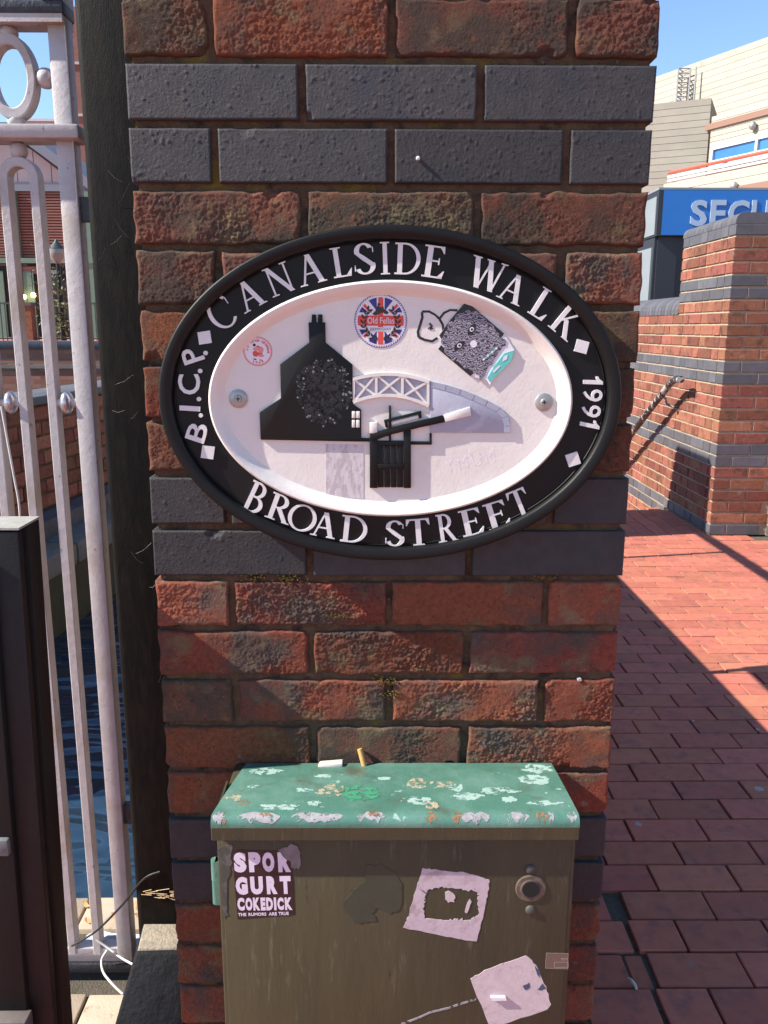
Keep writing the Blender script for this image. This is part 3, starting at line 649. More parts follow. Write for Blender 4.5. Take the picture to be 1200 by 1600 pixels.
sc_ = [(-.36,.30),(-.22,.44),(-.16,.62),(-.12,.66),(-.05,.60),(.02,.56),(.12,.62),(.14,.50),(.26,.44),(.34,.36),(.30,.28),(.18,.30),(.10,.36),(-.06,.30),(-.18,.24),(-.28,.24)]
flat([(oc[0]+x*fr, oc[1]+z*fr) for x, z in sc_], SY-.0005, ink_dark, 'scooter_rider', of); flat(circ((oc[0]-.08*fr,oc[1]+.70*fr),.06*fr,14), SY-.00052, ink_dark, 'rider_head', of)

rc = Q(402.5,549,-.026); RR = 23*PX
rs = empty('round_club_sticker', (rc[0],SY,rc[1])); tag(rs, 'small round white sticker with red ring and red figure, left of the silhouette house', 'sticker')
flat(circ(rc,RR), SY, stk_white, 'backing', rs, .0005)
MB().strip(circ(rc,RR*.98), circ(rc,RR*.93), SY-.0001, SY+.0001).build('outer_ring', stk_red, rs); MB().strip(circ(rc,RR*.90), circ(rc,RR*.86), SY-.0001, SY+.0001).build('inner_ring', stk_pink, rs)
def ring_text(body, c, r, a0, a1, h, mat, parent, inward=False):
    m = MB()
    for i, ch in enumerate(body):
        if ch == ' ': continue
        a = R(a0+(a1-a0)*i/(len(body)-1)); rot = math.degrees(a)-90+(180 if inward else 0)
        text('x', ch, (c[0]+r*math.cos(a), c[1]+r*math.sin(a)), h*(.35 if ch in 'il.1' else .75), h*(.35 if ch == '.' else 1), rot, SY-.0002, SY, mat, None, .02, mb=m)
    return m.build('lettering', mat, parent)
ring_text('G.S. Virtus Cermenate', rc, RR*.72, 172, -6, RR*.16, stk_red, rs); ring_text('1964', rc, RR*.74, 246, 294, RR*.17, stk_red, rs, True)
for dx, dz, rx, rz, m_ in ((-.10,.16,.22,.13,stk_pink),(.02,.26,.12,.13,stk_red),(.20,.10,.20,.22,stk_pink),(-.15,-.17,.20,.20,stk_red),(.14,-.18,.17,.17,stk_red),(.22,-.30,.22,.09,stk_pink)):
    flat(blob(rc[0]+dx*RR, rc[1]+dz*RR, rx*RR, rz*RR, dx*30+dz*9, 18, .2), SY-.0001-.00002*abs(dx), m_, 'red_figure', rs)
flat(circ((rc[0]-.22*RR,rc[1]+.42*RR),.10*RR,14), SY-.00018, ink_black, 'football', rs)
for k, m_ in enumerate((dark_green, stk_white, stk_red)): flat([(rc[0]+(x+.2*k)*RR-.3*RR, rc[1]+z*RR) for x, z in ((0,-.47-.03*k),(.2,-.50-.03*k),(.2,-.58-.03*k),(0,-.55-.03*k))], SY-.00015, m_, 'tricolour', rs)

squig = bpy.data.materials.new('ink_scribble'); squig.use_nodes = True; nt = squig.node_tree; tc = nt.nodes.new('ShaderNodeTexCoord')
wv = nt.nodes.new('ShaderNodeTexWave'); wv.wave_type = 'RINGS'; wv.inputs['Scale'].default_value = 105; wv.inputs['Distortion'].default_value = 14; wv.inputs['Detail'].default_value = 2; wv.inputs['Detail Scale'].default_value = 1.6
cr = nt.nodes.new('ShaderNodeValToRGB'); cr.color_ramp.elements[0].position = .36; cr.color_ramp.elements[0].color = (.03,.025,.04,1); cr.color_ramp.elements[1].position = .6; cr.color_ramp.elements[1].color = (.33,.30,.35,1)
nt.links.new(tc.outputs['Object'], wv.inputs['Vector']); nt.links.new(wv.outputs['Fac'], cr.inputs[0]); nt.links.new(cr.outputs[0], nt.nodes['Principled BSDF'].inputs['Base Color']); nt.nodes['Principled BSDF'].inputs['Roughness'].default_value = .5
k3 = lambda x, yv: Q(540+x/4.286, 440+yv/4.286, -.027)
fs = empty('face_card_sticker', (k3(840,400)[0],SY,k3(840,400)[1])); tag(fs, 'tilted black card sticker with a scribbled grey grinning face', 'sticker')
cd = [k3(*p) for p in ((808,130),(1062,348),(1130,455),(965,692),(944,660),(836,634),(620,452),(632,350))]
m = MB(); n = len(cd)                                     # card lifts off the plate towards its lower right corner
lift = [.0006,.0006,.0016,.0022,.0016,.0006,.0006,.0006]
m.add([(p[0],SY-l,p[1]) for p, l in zip(cd, lift)]+[(p[0],SY-l+.0004,p[1]) for p, l in zip(cd, lift)], [tuple(range(n-1,-1,-1)), tuple(range(n,2*n))]+[(i,(i+1)%n,(i+1)%n+n,i+n) for i in range(n)])
m.build('card', stk_white, fs)
flat([k3(*p) for p in ((808,130),(1062,348),(1040,380),(900,290),(760,240))], SY-.0016, ink_black, 'black_corner', fs, .0012); flat([k3(*p) for p in ((620,452),(640,425),(760,540),(865,605),(836,634))], SY-.0016, ink_black, 'black_corner', fs, .0012)
flat([k3(*p) for p in ((808,130),(830,160),(700,300),(650,400),(628,360),(700,260))], SY-.00165, ink_black, 'black_corner', fs, .0012)
mask = [(700,275),(755,215),(820,195),(890,205),(940,250),(985,310),(1040,370),(1085,395),(1055,440),(1020,500),(975,555),(935,600),(905,655),(880,615),(830,600),(780,560),(720,520),(670,470),(640,410),(660,340)]
mask2 = []
for i in range(len(mask)):
    p, q = mask[i], mask[(i+1)%len(mask)]
    for t in (0,.33,.66): mask2.append((p[0]+(q[0]-p[0])*t+random.uniform(-11,11), p[1]+(q[1]-p[1])*t+random.uniform(-11,11)))
flat([k3(*p) for p in mask2], SY-.0021, squig, 'scribbled_face', fs, .0018)
def eye(x, yv, rot, L_, wd, yy, mat, nm):
    a = R(rot); pts = []
    for k in range(16):
        t = 2*math.pi*k/16; ex, ey = L_*math.cos(t), wd*math.sin(t)*abs(math.sin(t))**.4; pts.append(k3(x+ex*math.cos(a)-ey*math.sin(a), yv+ex*math.sin(a)+ey*math.cos(a)))
    flat(pts, yy, mat, nm, fs)
for x, yv, r_ in ((845,320,-58),(762,428,-38)):
    eye(x,yv,r_,46,22,SY-.0024,ink_black,'eye'); eye(x,yv,r_,17,15,SY-.0027,stk_white,'iris'); eye(x,yv,r_,9,8,SY-.0030,ink_black,'pupil')
eye(857,417,0,24,26,SY-.0026,stk_white,'nose')
for k in range(7): eye(925+14*k, 520-12*k, 40, 7, 10, SY-.0026, stk_teal if k % 2 else stk_white, 'tooth')
flat([k3(*p) for p in ((1126,460),(1062,480),(1000,560),(948,645),(965,672),(1040,600),(1110,530))], SY-.0026, stk_teal, 'teal_tag', fs, .0018)
flat([k3(*p) for p in ((1060,500),(1085,490),(1080,520),(1050,535))], SY-.0029, stk_white, 'tag_gap', fs); flat([k3(*p) for p in ((985,600),(1030,560),(1036,568),(992,612))], SY-.0029, stk_white, 'tag_gap', fs)

mk = empty('marker_scribble', (k3(580,300)[0],SY,k3(580,300)[1])); tag(mk, 'black marker scribble drawn beside the face card', 'graffiti')
def stroke(pts, wpx, parent, mat, yy):
    o, i_ = [], []
    for k, p in enumerate(pts):
        a, b2 = pts[max(k-1,0)], pts[min(k+1,len(pts)-1)]; d = math.hypot(b2[0]-a[0],b2[1]-a[1]) or 1; w_ = wpx*(1+.25*nv(Vector((k*.9,wpx,1))))
        nx, ny = -(b2[1]-a[1])/d*w_/2, (b2[0]-a[0])/d*w_/2; o.append(k3(p[0]+nx,p[1]+ny)); i_.append(k3(p[0]-nx,p[1]-ny))
    MB().strip(o, i_, yy, FY+.0002, closed=False).build('stroke', mat, parent)
stroke([(512,205),(515,240),(500,290),(485,335),(490,372)], 17, mk, ink_black, SY); stroke([(512,200),(560,200),(600,222),(630,250),(652,290),(655,330)], 15, mk, ink_black, SY-.00005)
stroke([(490,372),(530,390),(580,400),(615,378)], 17, mk, ink_black, SY-.0001); stroke([(632,245),(660,210),(700,190),(750,192)], 15, mk, ink_black, SY-.00015)
stroke([(562,280),(578,296),(570,322)], 14, mk, ink_black, SY-.0002); stroke([(552,318),(572,300),(586,318)], 7, mk, ink_black, SY-.00025)
gs = flat([Q(*p,-.026) for p in ((509,694),(568,695),(568,779),(509,779))], SY, ghost, 'sticker_residue', None, .0004); tag(gs, 'grey rectangular sticker residue under the silhouette house', 'sticker')
faint = M('faint_smear', (.60,.54,.55), (.74,.68,.69), 160, rough=.6, contrast=(.45,.55))
gr = empty('faint_lettering_residue', (*[Q(735,725,-.026)[0]], SY, Q(735,725,-.026)[1])); tag(gr, 'faint smeared letter residue beside the black lock gate relief', 'sticker')
for i, ch in enumerate('YMUM'): text('lettering', ch, Q(703+21*i,728-5*i,-.026), 15*PX, 22*PX, 14, FY-.0001, FY+.0002, faint, gr, -.012)

# ------------------------------------------------------------------ green street cabinet
cb = empty('street_cabinet', (.008,-.08,0)); tag(cb, 'weathered green metal street cabinet standing against the brick pier', 'cabinet')
CY = -.155
MB().box(-.2285,.2465,CY,-.004,0,.69).build('body', cab_paint, cb, bevel=.004)
MB().box(-.222,.240,CY-.0035,CY+.002,.012,.672).build('door', cab_paint, cb, bevel=.002)
# lid: folded sheet with a rolled front edge and a hanging lip
m = MB(); prof = [(.010,.676),(.006,.688),(-.006,.691)]
prof = []
NL = 8
xl0, xr0, xl1, xr1 = -.2120, .2430, -.2315, .2455
secs = [(-.003,.690,xl0,xr0),(-.05,.6955,-.2178,.2438),(-.10,.701,-.2240,.2446),(-.155,.7065,-.2300,.2454)]
for k in range(1,7):
    a = R(90*k/6); secs.append((-.161-.0115*math.sin(a), .7068-.0115*(1-math.cos(a)), xl1, xr1))
secs.append((-.1724,.691,xl1,xr1)); secs.append((-.1690,.691,xl1+.003,xr1-.003)); secs.append((-.003,.676,xl0+.003,xr0-.003))
V = []; NX = 40
for yy, zv, a, b2 in secs:
    for i in range(NX+1):
        t = i/NX; V.append((a+(b2-a)*t, yy, zv+.0006*nv(Vector((t*9,yy*30,1)))))
W = NX+1; ns = len(secs); Fc = [(j*W+i, j*W+i+1, ((j+1)%ns)*W+i+1, ((j+1)%ns)*W+i) for j in range(ns) for i in range(NX)]
Fc += [tuple(j*W for j in range(ns)), tuple(j*W+NX for j in range(ns-1,-1,-1))]
me_l = MB().add(V, Fc).build('lid', lid_paint, cb, smooth=True)
bmx = bmesh.new(); bmx.from_mesh(me_l.data); bmesh.ops.recalc_face_normals(bmx, faces=bmx.faces); bmx.to_mesh(me_l.data); bmx.free()
MB().box(xl1,xr1,-.1727,-.1692,.6735,.6935).build('lid_lip', cab_paint, cb, bevel=.0012, seg=1)  # lip in the dark body paint: its shade is put into the colour
for xa_, xb_ in ((xl1,xl1+.003),(xr1-.003,xr1)): MB().box(xa_,xb_,-.169,-.06,.6755,.694).build('lid_lip', cab_paint, cb)
def lid_z(yv): return .690+(-.003-yv)*(.0165/.152)
def lid_patch(x, yv, rx, ry, seed, mat, amp=.5):          # bare patch lying on the lid
    pl = blob(x, yv, rx, ry, seed, 60, amp*.85, 1.5); n = len(pl)
    V = [(p[0],max(-.154,min(-.006,p[1])),lid_z(max(-.154,min(-.006,p[1])))+.0007) for p in pl]+[(p[0],max(-.154,min(-.006,p[1])),lid_z(max(-.154,min(-.006,p[1])))-.0008) for p in pl]
    MB().add(V, [tuple(range(n)), tuple(range(2*n-1,n-1,-1))]+[(i,i+n,(i+1)%n+n,(i+1)%n) for i in range(n)]).build('paint_patch', mat, cb)
def lp(x, yv):
    p = P(x, yv, Z=.698); return p.x, p.y
for x, yv, rx, ry, s_, m_ in ((840,1196,.020,.010,1,chip_mint),(835,1217,.020,.012,2,chip_mint),(775,1238,.028,.007,3,chip_mint),(730,1248,.018,.008,4,chip_mint),(715,1232,.012,.008,5,chip_mint),(650,1257,.018,.008,6,chip_mint),
        (795,1255,.009,.006,7,chip_mint),(435,1272,.024,.008,8,chip_mint),(415,1201,.020,.008,9,chip_mint),(491,1262,.008,.005,10,chip_mint),(475,1237,.010,.004,12,chip_mint),(395,1230,.006,.004,13,chip_mint),(560,1241,.030,.016,14,chip_green),
        (690,1227,.014,.008,15,bird_lime),(652,1224,.013,.012,16,bird_lime),(520,1238,.016,.013,17,bird_lime),(674,1265,.009,.009,18,bird_lime),(365,1252,.009,.007,19,bird_lime),(380,1260,.008,.006,20,chip_rust),(850,1262,.02,.005,21,chip_mint),(600,1215,.008,.004,22,chip_mint),(505,1210,.012,.004,23,chip_mint)):
    x_, y_ = lp(x, yv); lid_patch(x_, y_, rx*1.12, ry*1.35, s_, m_)
def edge_chip(x0, x1, seed, mat, a0=-8, a1=70, r_=.0119):            # bare metal along the rolled front edge
    n = 36; na = 6; V = []
    for i in range(n+1):
        t = i/n; e = min(1., 5*t*(1-t))**.6; md = (a0+a1)/2; lo = md-(md-a0)*e*(.8+.9*nv(Vector((t*6,seed,0)))); hi = md+(a1-md)*e*(.8+.9*nv(Vector((t*7,seed,4))))
        for k in range(na+1):
            a = R(lo+(max(hi,lo+1)-lo)*k/na)
            V.append((x0+(x1-x0)*t, -.161-r_*math.sin(a), .7068-.0115+r_*math.cos(a)))
    MB().add(V, [(i*(na+1)+k, (i+1)*(na+1)+k, (i+1)*(na+1)+k+1, i*(na+1)+k+1) for i in range(n) for k in range(na)]).build('edge_chip', mat, cb, smooth=True)
ex = lambda x: P(x,1280,Y=-.168).x
for a, b2, m_ in ((332,352,chip_grey),(372,438,chip_grey),(455,537,chip_grey),(558,602,chip_grey),(662,684,chip_rust),(706,722,chip_rust),(720,768,chip_grey),(787,828,chip_grey),(838,856,chip_rust),(856,866,chip_grey),(886,902,chip_grey),(345,354,chip_rust)): edge_chip(ex(a),ex(b2),a*.37,m_)
for a, b2 in ((405,422),(574,592)): edge_chip(ex(a),ex(b2),a*.2,chip_rust,-2,30,.0122)
def cq(x, yv): p = P(x, yv, Y=CY-.004); return (p.x, p.z)
DY = CY-.0037
# lock: keyhole boss between two bolts
c = cq(829,1388)
MB().lathe([(.0205,0),(.0205,.0012),(.019,.002)], (c[0],DY+.0005,c[1]), 'Y', 26).build('lock_plate', M('lock_stain',(.07,.05,.035),(.16,.12,.09),90,rough=.8), cb)
lkb = MB().lathe([(.0140,0),(.0140,.002),(.0132,.0028),(.0118,.0028)], (c[0],DY,c[1]), 'Y', 26).build('lock_boss', M('rusty_boss',(.06,.036,.027),(.12,.075,.055),90,rough=.8), cb, smooth=True); MB().lathe([(.0116,0),(.0116,.0031)], (c[0],DY,c[1]), 'Y', 24).build('keyhole', dark_hole, lkb)
bolt_m = M('blue_bolt', (.035,.05,.05), (.09,.065,.045), 120, rough=.65, metal=.1)
for yv in (1358,1422):
    c = cq(829,yv); MB().ball((c[0],DY,c[1]), .0072, .0038, .0072, 18).build('bolt', bolt_m, cb, smooth=True)
for z0 in (.595,.13):
    hg = MB().lathe([(.006,0),(.006,.03)], (-.2345,CY+.014,z0), 'Z', 14).build('hinge', lid_paint, cb, smooth=True); MB().lathe([(.0057,0),(.0057,.034)], (-.2345,CY+.014,z0-.036), 'Z', 14).build('hinge', lid_paint, cb, smooth=True)
    MB().box(-.2345,-.2275,CY+.008,CY+.020,z0-.036,z0+.03).build('hinge_leaf', lid_paint, hg)
def jag(pts, amp, per):
    out = []
    for i in range(len(pts)):
        p, q = pts[i], pts[(i+1)%len(pts)]
        for t in range(per): u = t/per; out.append((p[0]+(q[0]-p[0])*u+random.uniform(-amp,amp), p[1]+(q[1]-p[1])*u+random.uniform(-amp,amp)))
    return out
def cflat(pts, lift, mat, name, parent, th=.0003): return flat([cq(*p) for p in pts], DY-lift, mat, name, parent, th)
CL = .0003
s3 = lambda x, yv: (320+x/3.557, 1150+yv/3.557)
ss = empty('slogan_sticker', (cq(412,1382)[0],DY,cq(412,1382)[1])); tag(ss, 'dark rectangular sticker with big white slogan lettering on the cabinet', 'sticker')
cflat([s3(*p) for p in ((152,632),(475,640),(484,700),(496,990),(182,1016),(172,900))], CL, ink_dark, 'backing', ss, .0006)
a_s = 1.5
def sline(body, x0, x1, y0, y1, bold, rot=a_s):
    c = cq(*s3((x0+x1)/2,(y0+y1)/2)); k = 1/1232/3.557
    text('lettering', body, c, (x1-x0)*k, (y1-y0)*k, rot, DY-CL-.0002, DY-CL+.0001, ink_white, ss, bold)
for ch, x0, x1, dy in (('S',160,232,0),('P',243,312,-2),('O',318,388,-2),('R',405,478,-2)): sline(ch,x0,x1,638+dy,768+dy,.075)
for ch, x0, x1, dy in (('G',170,240,2),('U',252,325,0),('R',342,404,-2),('T',416,480,-3)): sline(ch,x0,x1,772+dy,890+dy,.075)
for i, ch in enumerate('COKEDICK'):
    xs_ = [180,225,268,310,340,384,402,444]; xe = [222,266,308,338,380,398,440,487]; sline(ch,xs_[i],xe[i],892-.2*i,978-.6*i,.065)
for i, (wd, x0, x1) in enumerate((('THE',184,232),('RUMORS',240,345),('ARE',354,402),('TRUE',408,468))): sline(wd,x0,x1,982-2*i,1003-2*i,.03)
sp = cflat(jag([s3(*p) for p in ((408,640),(470,600),(520,612),(540,690),(525,735),(490,735),(470,690))],2.2,4), .0011, M('scuffed_grey',(.13,.11,.11),(.22,.18,.19),70,rough=.8), 'scuff_mark', None, .0013); tag(sp, 'grey scuffed paint patch covering the corner of the slogan sticker', 'scuff')
sp = cflat(jag([s3(*p) for p in ((78,625),(150,600),(150,700),(130,800),(120,900),(125,1000),(100,1015),(95,860))],2,4), .0003, M('scuffed_edge',(.13,.115,.115),(.06,.06,.045),60,rough=.8,contrast=(.42,.58)), 'scuff_mark', None, .0005); tag(sp, 'grey scuffed paint strip on the cabinet edge left of the slogan sticker', 'scuff')
s2 = lambda x, yv: (600+x/3.333, 1150+yv/3.333)
tf = empty('torn_frame_sticker', (cq(700,1410)[0],DY,cq(700,1410)[1])); tag(tf, 'torn pinkish paper frame left from a square sticker on the cabinet', 'sticker')
outer = [s2(*p) for p in ((200,688),(300,700),(430,712),(548,750),(545,800),(520,930),(480,1073),(330,1045),(102,1000),(130,930),(160,820))]
inner = [s2(*p) for p in ((232,800),(300,785),(400,795),(490,812),(490,860),(490,940),(440,955),(350,958),(212,945),(208,890),(215,830))]
def dens(pl, per, amp):
    out = []
    for i in range(len(pl)):
        p, q = pl[i], pl[(i+1)%len(pl)]
        for t in range(per): u = t/per; out.append(cq(p[0]+(q[0]-p[0])*u+random.uniform(-amp,amp), p[1]+(q[1]-p[1])*u+random.uniform(-amp,amp)))
    return out
MB().strip(dens(outer,8,.9), dens(inner,8,2.2), DY-CL, DY+.0003).build('paper_frame', paper2, tf)
cflat(jag([s2(*p) for p in ((315,815),(345,805),(372,830),(365,865),(335,868),(318,850))],1.6,3), CL, paper, 'paper_scrap', tf, .0006); cflat(jag([s2(*p) for p in ((445,850),(455,860),(432,925),(420,918))],.8,3), CL, paper, 'paper_scrap', tf, .0006)
ts = empty('torn_square_sticker', (cq(798,1545)[0],DY,cq(798,1545)[1])); tag(ts, 'tilted peeling pink paper square low on the cabinet', 'sticker')
cflat(jag([s2(*p) for p in ((448,1265),(520,1225),(740,1142),(790,1190),(845,1310),(870,1400),(850,1425),(620,1500),(545,1500))],1.0,5), CL, paper, 'paper', ts, .0006)
for pl in (((720,1300),(755,1285),(760,1310),(735,1325)),((800,1320),(825,1290),(845,1315),(815,1325)),((785,1195),(815,1230),(810,1260),(795,1240))): cflat(jag([s2(*p) for p in pl],.8,3), CL+.0003, M('blue_print',(.05,.07,.13),rough=.6), 'print_scrap', ts, .0003)
cflat(jag([s2(*p) for p in ((555,1352),(630,1350),(638,1366),(560,1368))],.4,3), CL+.004, stk_white, 'curled_flap', ts, .0042)
dr = cflat(jag([s3(*p) for p in ((900,720),(985,715),(1062,760),(1100,830),(1090,960),(1035,985),(960,960),(930,985),(960,1020),(900,1040),(830,1035),(790,990),(765,930),(830,860),(890,800))],2,4), CL, dark_green, 'sticker_residue', None, .0005); tag(dr, 'dark green round sticker residue in the middle of the cabinet door', 'sticker')
dl = empty('residue_outline', (cq(565,1430)[0],DY,cq(565,1430)[1]))
tag(dl, 'scratchy pale scrape line running up to the torn pink square on the cabinet', 'scratch')
pts = [s2(x,yv) for x, yv in ((90,1500),(180,1470),(240,1440),(330,1420),(400,1395),(480,1372))]
o, i_ = [], []
for k, p in enumerate(pts): o.append(cq(p[0],p[1]-1.2-.8*(k%2))); i_.append(cq(p[0],p[1]+1.2+.6*((k+1)%2)))
MB().strip(o, i_, DY-.0002, DY+.0003, closed=False).build('scrape', chip_grey, dl)
cl = empty('clear_tape_label', (cq(872,1500)[0],DY,cq(872,1500)[1])); tag(cl, 'small clear label outline at the cabinet door edge', 'label')
tape_m = M('clear_tape', (.13,.095,.075), rough=.25); tl = M('tape_line', (.33,.27,.24), rough=.5)
cflat([s2(*p) for p in ((845,1130),(960,1132),(958,1214),(840,1210))], .0002, tape_m, 'tape', cl, .0004)
def outline(pts, wpx, mat, parent, lift):
    c0 = (sum(p[0] for p in pts)/len(pts), sum(p[1] for p in pts)/len(pts))
    MB().strip([cq(*p) for p in pts], [cq(p[0]+(c0[0]-p[0])*wpx, p[1]+(c0[1]-p[1])*wpx) for p in pts], DY-lift, DY+.0001).build('outline', mat, parent)
outline([s2(*p) for p in ((845,1130),(960,1132),(958,1214),(840,1210))], .03, tl, cl, .0003); outline([s2(*p) for p in ((888,1178),(960,1178),(960,1206),(888,1206))], .06, tl, cl, .0004)
text('lettering', 'SCO', cq(*s2(940,1163)), 11/1232, 4/1232, 0, DY-.0004, DY, tl, cl, .0)
# litter on the lid
m = MB(); p0 = P(569,1192,Y=-.012); p1 = P(562,1170,Y=-.004); p0.z = lid_z(-.012)-.001
bt = m.tube([tuple(p0), tuple(p0.lerp(p1,.5)), tuple(p1)], .0038, 12).build('cigarette_butt', butt_m, None, smooth=True); tag(bt, 'orange cigarette butt standing on the cabinet lid against the pier', 'cigarette butt')
m = MB(); p0 = P(497,1193,Y=-.012); p1 = P(535,1189,Y=-.012)
sb = m.hexa([(p0.x,-.018,lid_z(-.012)-.001),(p1.x,-.018,lid_z(-.012)-.001),(p1.x,-.004,lid_z(-.012)-.001),(p0.x,-.004,lid_z(-.012)-.001)], [(p0.x,-.017,lid_z(-.01)+.004),(p1.x,-.017,lid_z(-.01)+.006),(p1.x,-.005,lid_z(-.01)+.007),(p0.x+.003,-.005,lid_z(-.01)+.004)]).build('white_scrap', white_scrap, None, bevel=.001); tag(sb, 'flattened white cigarette stub lying at the back of the cabinet lid', 'litter')
pb = MB().lathe([(.0028,0),(.0024,.006),(.0001,.0075)], (Q(653,248,0)[0],.001,Q(653,248,0)[1]), 'Y', 12).build('wall_nail', stk_white, None, smooth=True); tag(pb, 'small white nail head in a blue brick of the pier', 'nail')

# ------------------------------------------------------------------ ornamental silver gate and its post
GYF, GYB = .36, .386
def gp(x, yv): p = P(x, yv, Y=GYF); return (p.x, p.z)
gt = empty('ornamental_gate', (-.8,.37,.04)); tag(gt, 'silver painted ornamental metal gate with hooped bars beside the pier', 'gate')
MB().box(-.5555,-.5245,GYF,GYF+.034,.045,2.0).build('stile', silver, gt, bevel=.003)
zt = 1.8155
MB().box(-1.5,-.5225,GYF-.014,GYF+.042,zt,zt+.020).build('top_rail', rail_black, gt, bevel=.003); MB().box(-1.5,-.5255,GYF-.012,GYF+.040,zt-.012,zt+.001).build('rail_underside', silver, gt)
MB().box(-1.5,-.509,GYF-.022,GYF+.040,1.6265,1.6495).build('middle_rail', silver, gt, bevel=.005)
MB().box(-1.5,-.5255,GYF+.003,GYF+.031,.033,.066).build('bottom_rail', silver, gt, bevel=.003); MB().box(-1.5,-.5245,GYF-.003,GYF+.036,.012,.0325).build('bottom_flat', rail_black, gt, bevel=.002)
BX = [-.5975-.0515*i for i in range(8)]                   # bar centre lines
for hp in range(4):
    xa, xb = BX[2*hp], BX[2*hp+1]; xc = (xa+xb)/2; ro_ = (xa-xb)/2+.008; ri_ = ro_-.016; zc = 1.603-ro_
    o = [(xc+ro_,.05)]+[(xc+ro_*math.cos(R(180*k/16)), zc+ro_*math.sin(R(180*k/16))) for k in range(17)]+[(xc-ro_,.05)]
    i_ = [(xc+ri_,.05)]+[(xc+ri_*math.cos(R(180*k/16)), zc+ri_*math.sin(R(180*k/16))) for k in range(17)]+[(xc-ri_,.05)]
    MB().strip(o, i_, GYF+.002, GYF+.028, closed=False).build('hooped_bar', silver, gt, bevel=.0015, seg=1)
    MB().ball((xc,GYF+.014,1.6135), .0155, .0155, .0145).build('ball', silver, gt, smooth=True)
    rxo, rzo = .042, .066; zr = (1.6495+zt-.012)/2
    MB().strip([(xc+rxo*math.cos(2*math.pi*k/36), zr+rzo*math.sin(2*math.pi*k/36)) for k in range(36)], [(xc+(rxo-.014)*math.cos(2*math.pi*k/36), zr+(rzo-.018)*math.sin(2*math.pi*k/36)) for k in range(36)], GYF+.001, GYF+.029).build('oval_ring', silver, gt, bevel=.002, seg=1)
    MB().ball((xc,GYF+.015,zt-.0215), .015,.015,.013).build('ball', silver, gt, smooth=True); MB().ball((xc,GYF+.015,1.660), .015,.015,.0135).build('ball', silver, gt, smooth=True)
    MB().ball((xc+rxo+.0125,GYF+.015,zr), .0165).build('ball', silver, gt, smooth=True)
zb = gp(105,630)[1]
for xc in (-.5745, (BX[1]+BX[2])/2, (BX[3]+BX[4])/2):
    MB().ball((xc,GYF+.012,zb), .0115,.018,.021).build('collar_ball', M('silver_bright',(.55,.52,.55),rough=.28,metal=.75), gt, smooth=True); MB().lathe([(.0085,-.021),(.0085,.021)], (xc,GYF+.012,zb), 'X', 12).build('spacer', silver, gt, smooth=True)
tp = MB().box(-.5560,-.5240,GYF-.016,GYF+.044,zt+.02,2.06).build('stile_cap', silver, gt)
for zh in (.35,1.5): MB().box(-.526,-.480,GYF+.008,GYF+.026,zh,zh+.04).build('hinge', rail_black, gt)
gp_o = empty('gate_post', (-.43,.35,0)); tag(gp_o, 'tall black steel gate post between silver gate and pier', 'post')
MB().box(-.4905,-.385,.30,.40,0,2.35).build('shaft', post_paint, gp_o, bevel=.011, seg=4)
for zc in (.5,1.7): MB().box(-.39,-.325,.33,.37,zc,zc+.05).build('wall_bracket', post_paint, gp_o)
# black guard block sloping down in front of the post
kb = MB().hexa([(-.525,.130,-.02),(-.345,.130,-.02),(-.345,.299,-.02),(-.500,.299,-.02)], [(-.474,.228,.168),(-.345,.232,.168),(-.345,.299,.172),(-.480,.299,.172)])
kb = kb.build('guard_block', kerb_paint, None, bevel=.006, seg=2); tag(kb, 'black painted sloping guard block at the foot of the gate post', 'guard block')
MB().hexa([(-.472,.233,.166),(-.347,.237,.166),(-.347,.299,.168),(-.478,.299,.168)],[(-.470,.236,.1725),(-.348,.240,.1725),(-.348,.299,.1755),(-.476,.299,.1755)]).build('dusty_top', M('dusty_top',(.20,.18,.15),(.36,.30,.22),70,rough=.95,bump=(200,.003)), kb, bevel=.002)
# straw and dirt caught at the post foot
sd = MB()
for k in range(26):
    x = random.uniform(-.478,-.41); z = .238+random.uniform(-.006,.012); a = random.uniform(-.6,.6); L_ = random.uniform(.01,.03)
    sd.tube([(x,.2985,z),(x+L_*math.cos(a),.2975,z+L_*math.sin(a)*.5)], .0007, 4)
tag(sd.build('caught_straw', web), 'straw and cobweb caught across the black gate post', 'debris', kind='stuff')
# cables
def cable(name, pts, r, mat, label, Y=None):
    q = [Vector(p) for p in pts]; out = []
    for i in range(len(q)-1):
        p0, p1, p2, p3 = q[max(i-1,0)], q[i], q[i+1], q[min(i+2,len(q)-1)]
        for k in range(6):
            t = k/6; out.append(.5*((2*p1)+(p2-p0)*t+(2*p0-5*p1+4*p2-p3)*t*t+(3*p1-p0-3*p2+p3)*t**3))
    out.append(q[-1]); return tag(MB().tube([tuple(p) for p in out], r, 8).build(name, mat, None, smooth=True), label, 'cable')
cable('white_cable', [P(x,yv,Y=GYF-.008) for x, yv in ((2,635),(12,690),(22,745),(30,790),(33,850),(40,1000))], .0021, cable_white, 'thin white cable hanging down the silver gate bars')
cable('black_cable', [P(112,1478,Y=.33), P(150,1455,Y=.325), P(190,1415,Y=.31), P(224,1374,Y=.297), P(250,1362,Y=.297)], .0022, cable_black, 'thin black cable stretched from the gate foot to the post')
cable('white_tie', [P(150,1468,Y=.35), P(170,1482,Y=.345), P(190,1497,Y=.33), P(210,1508,Y=.292)], .0022, cable_white, 'white plastic tie looped from gate foot to the guard block')
cable('white_tie', [P(168,1484,Y=.352), P(159,1500,Y=.35), P(162,1520,Y=.33), P(178,1540,Y=.30), P(192,1553,Y=.285)], .0024, cable_white, 'white plastic tie hanging below the gate bottom rail')
pg = M('clear_plastic', (.45,.52,.62), (.62,.66,.72), 40, rough=.2, bump=(60,.004))
bag = MB(); V = []
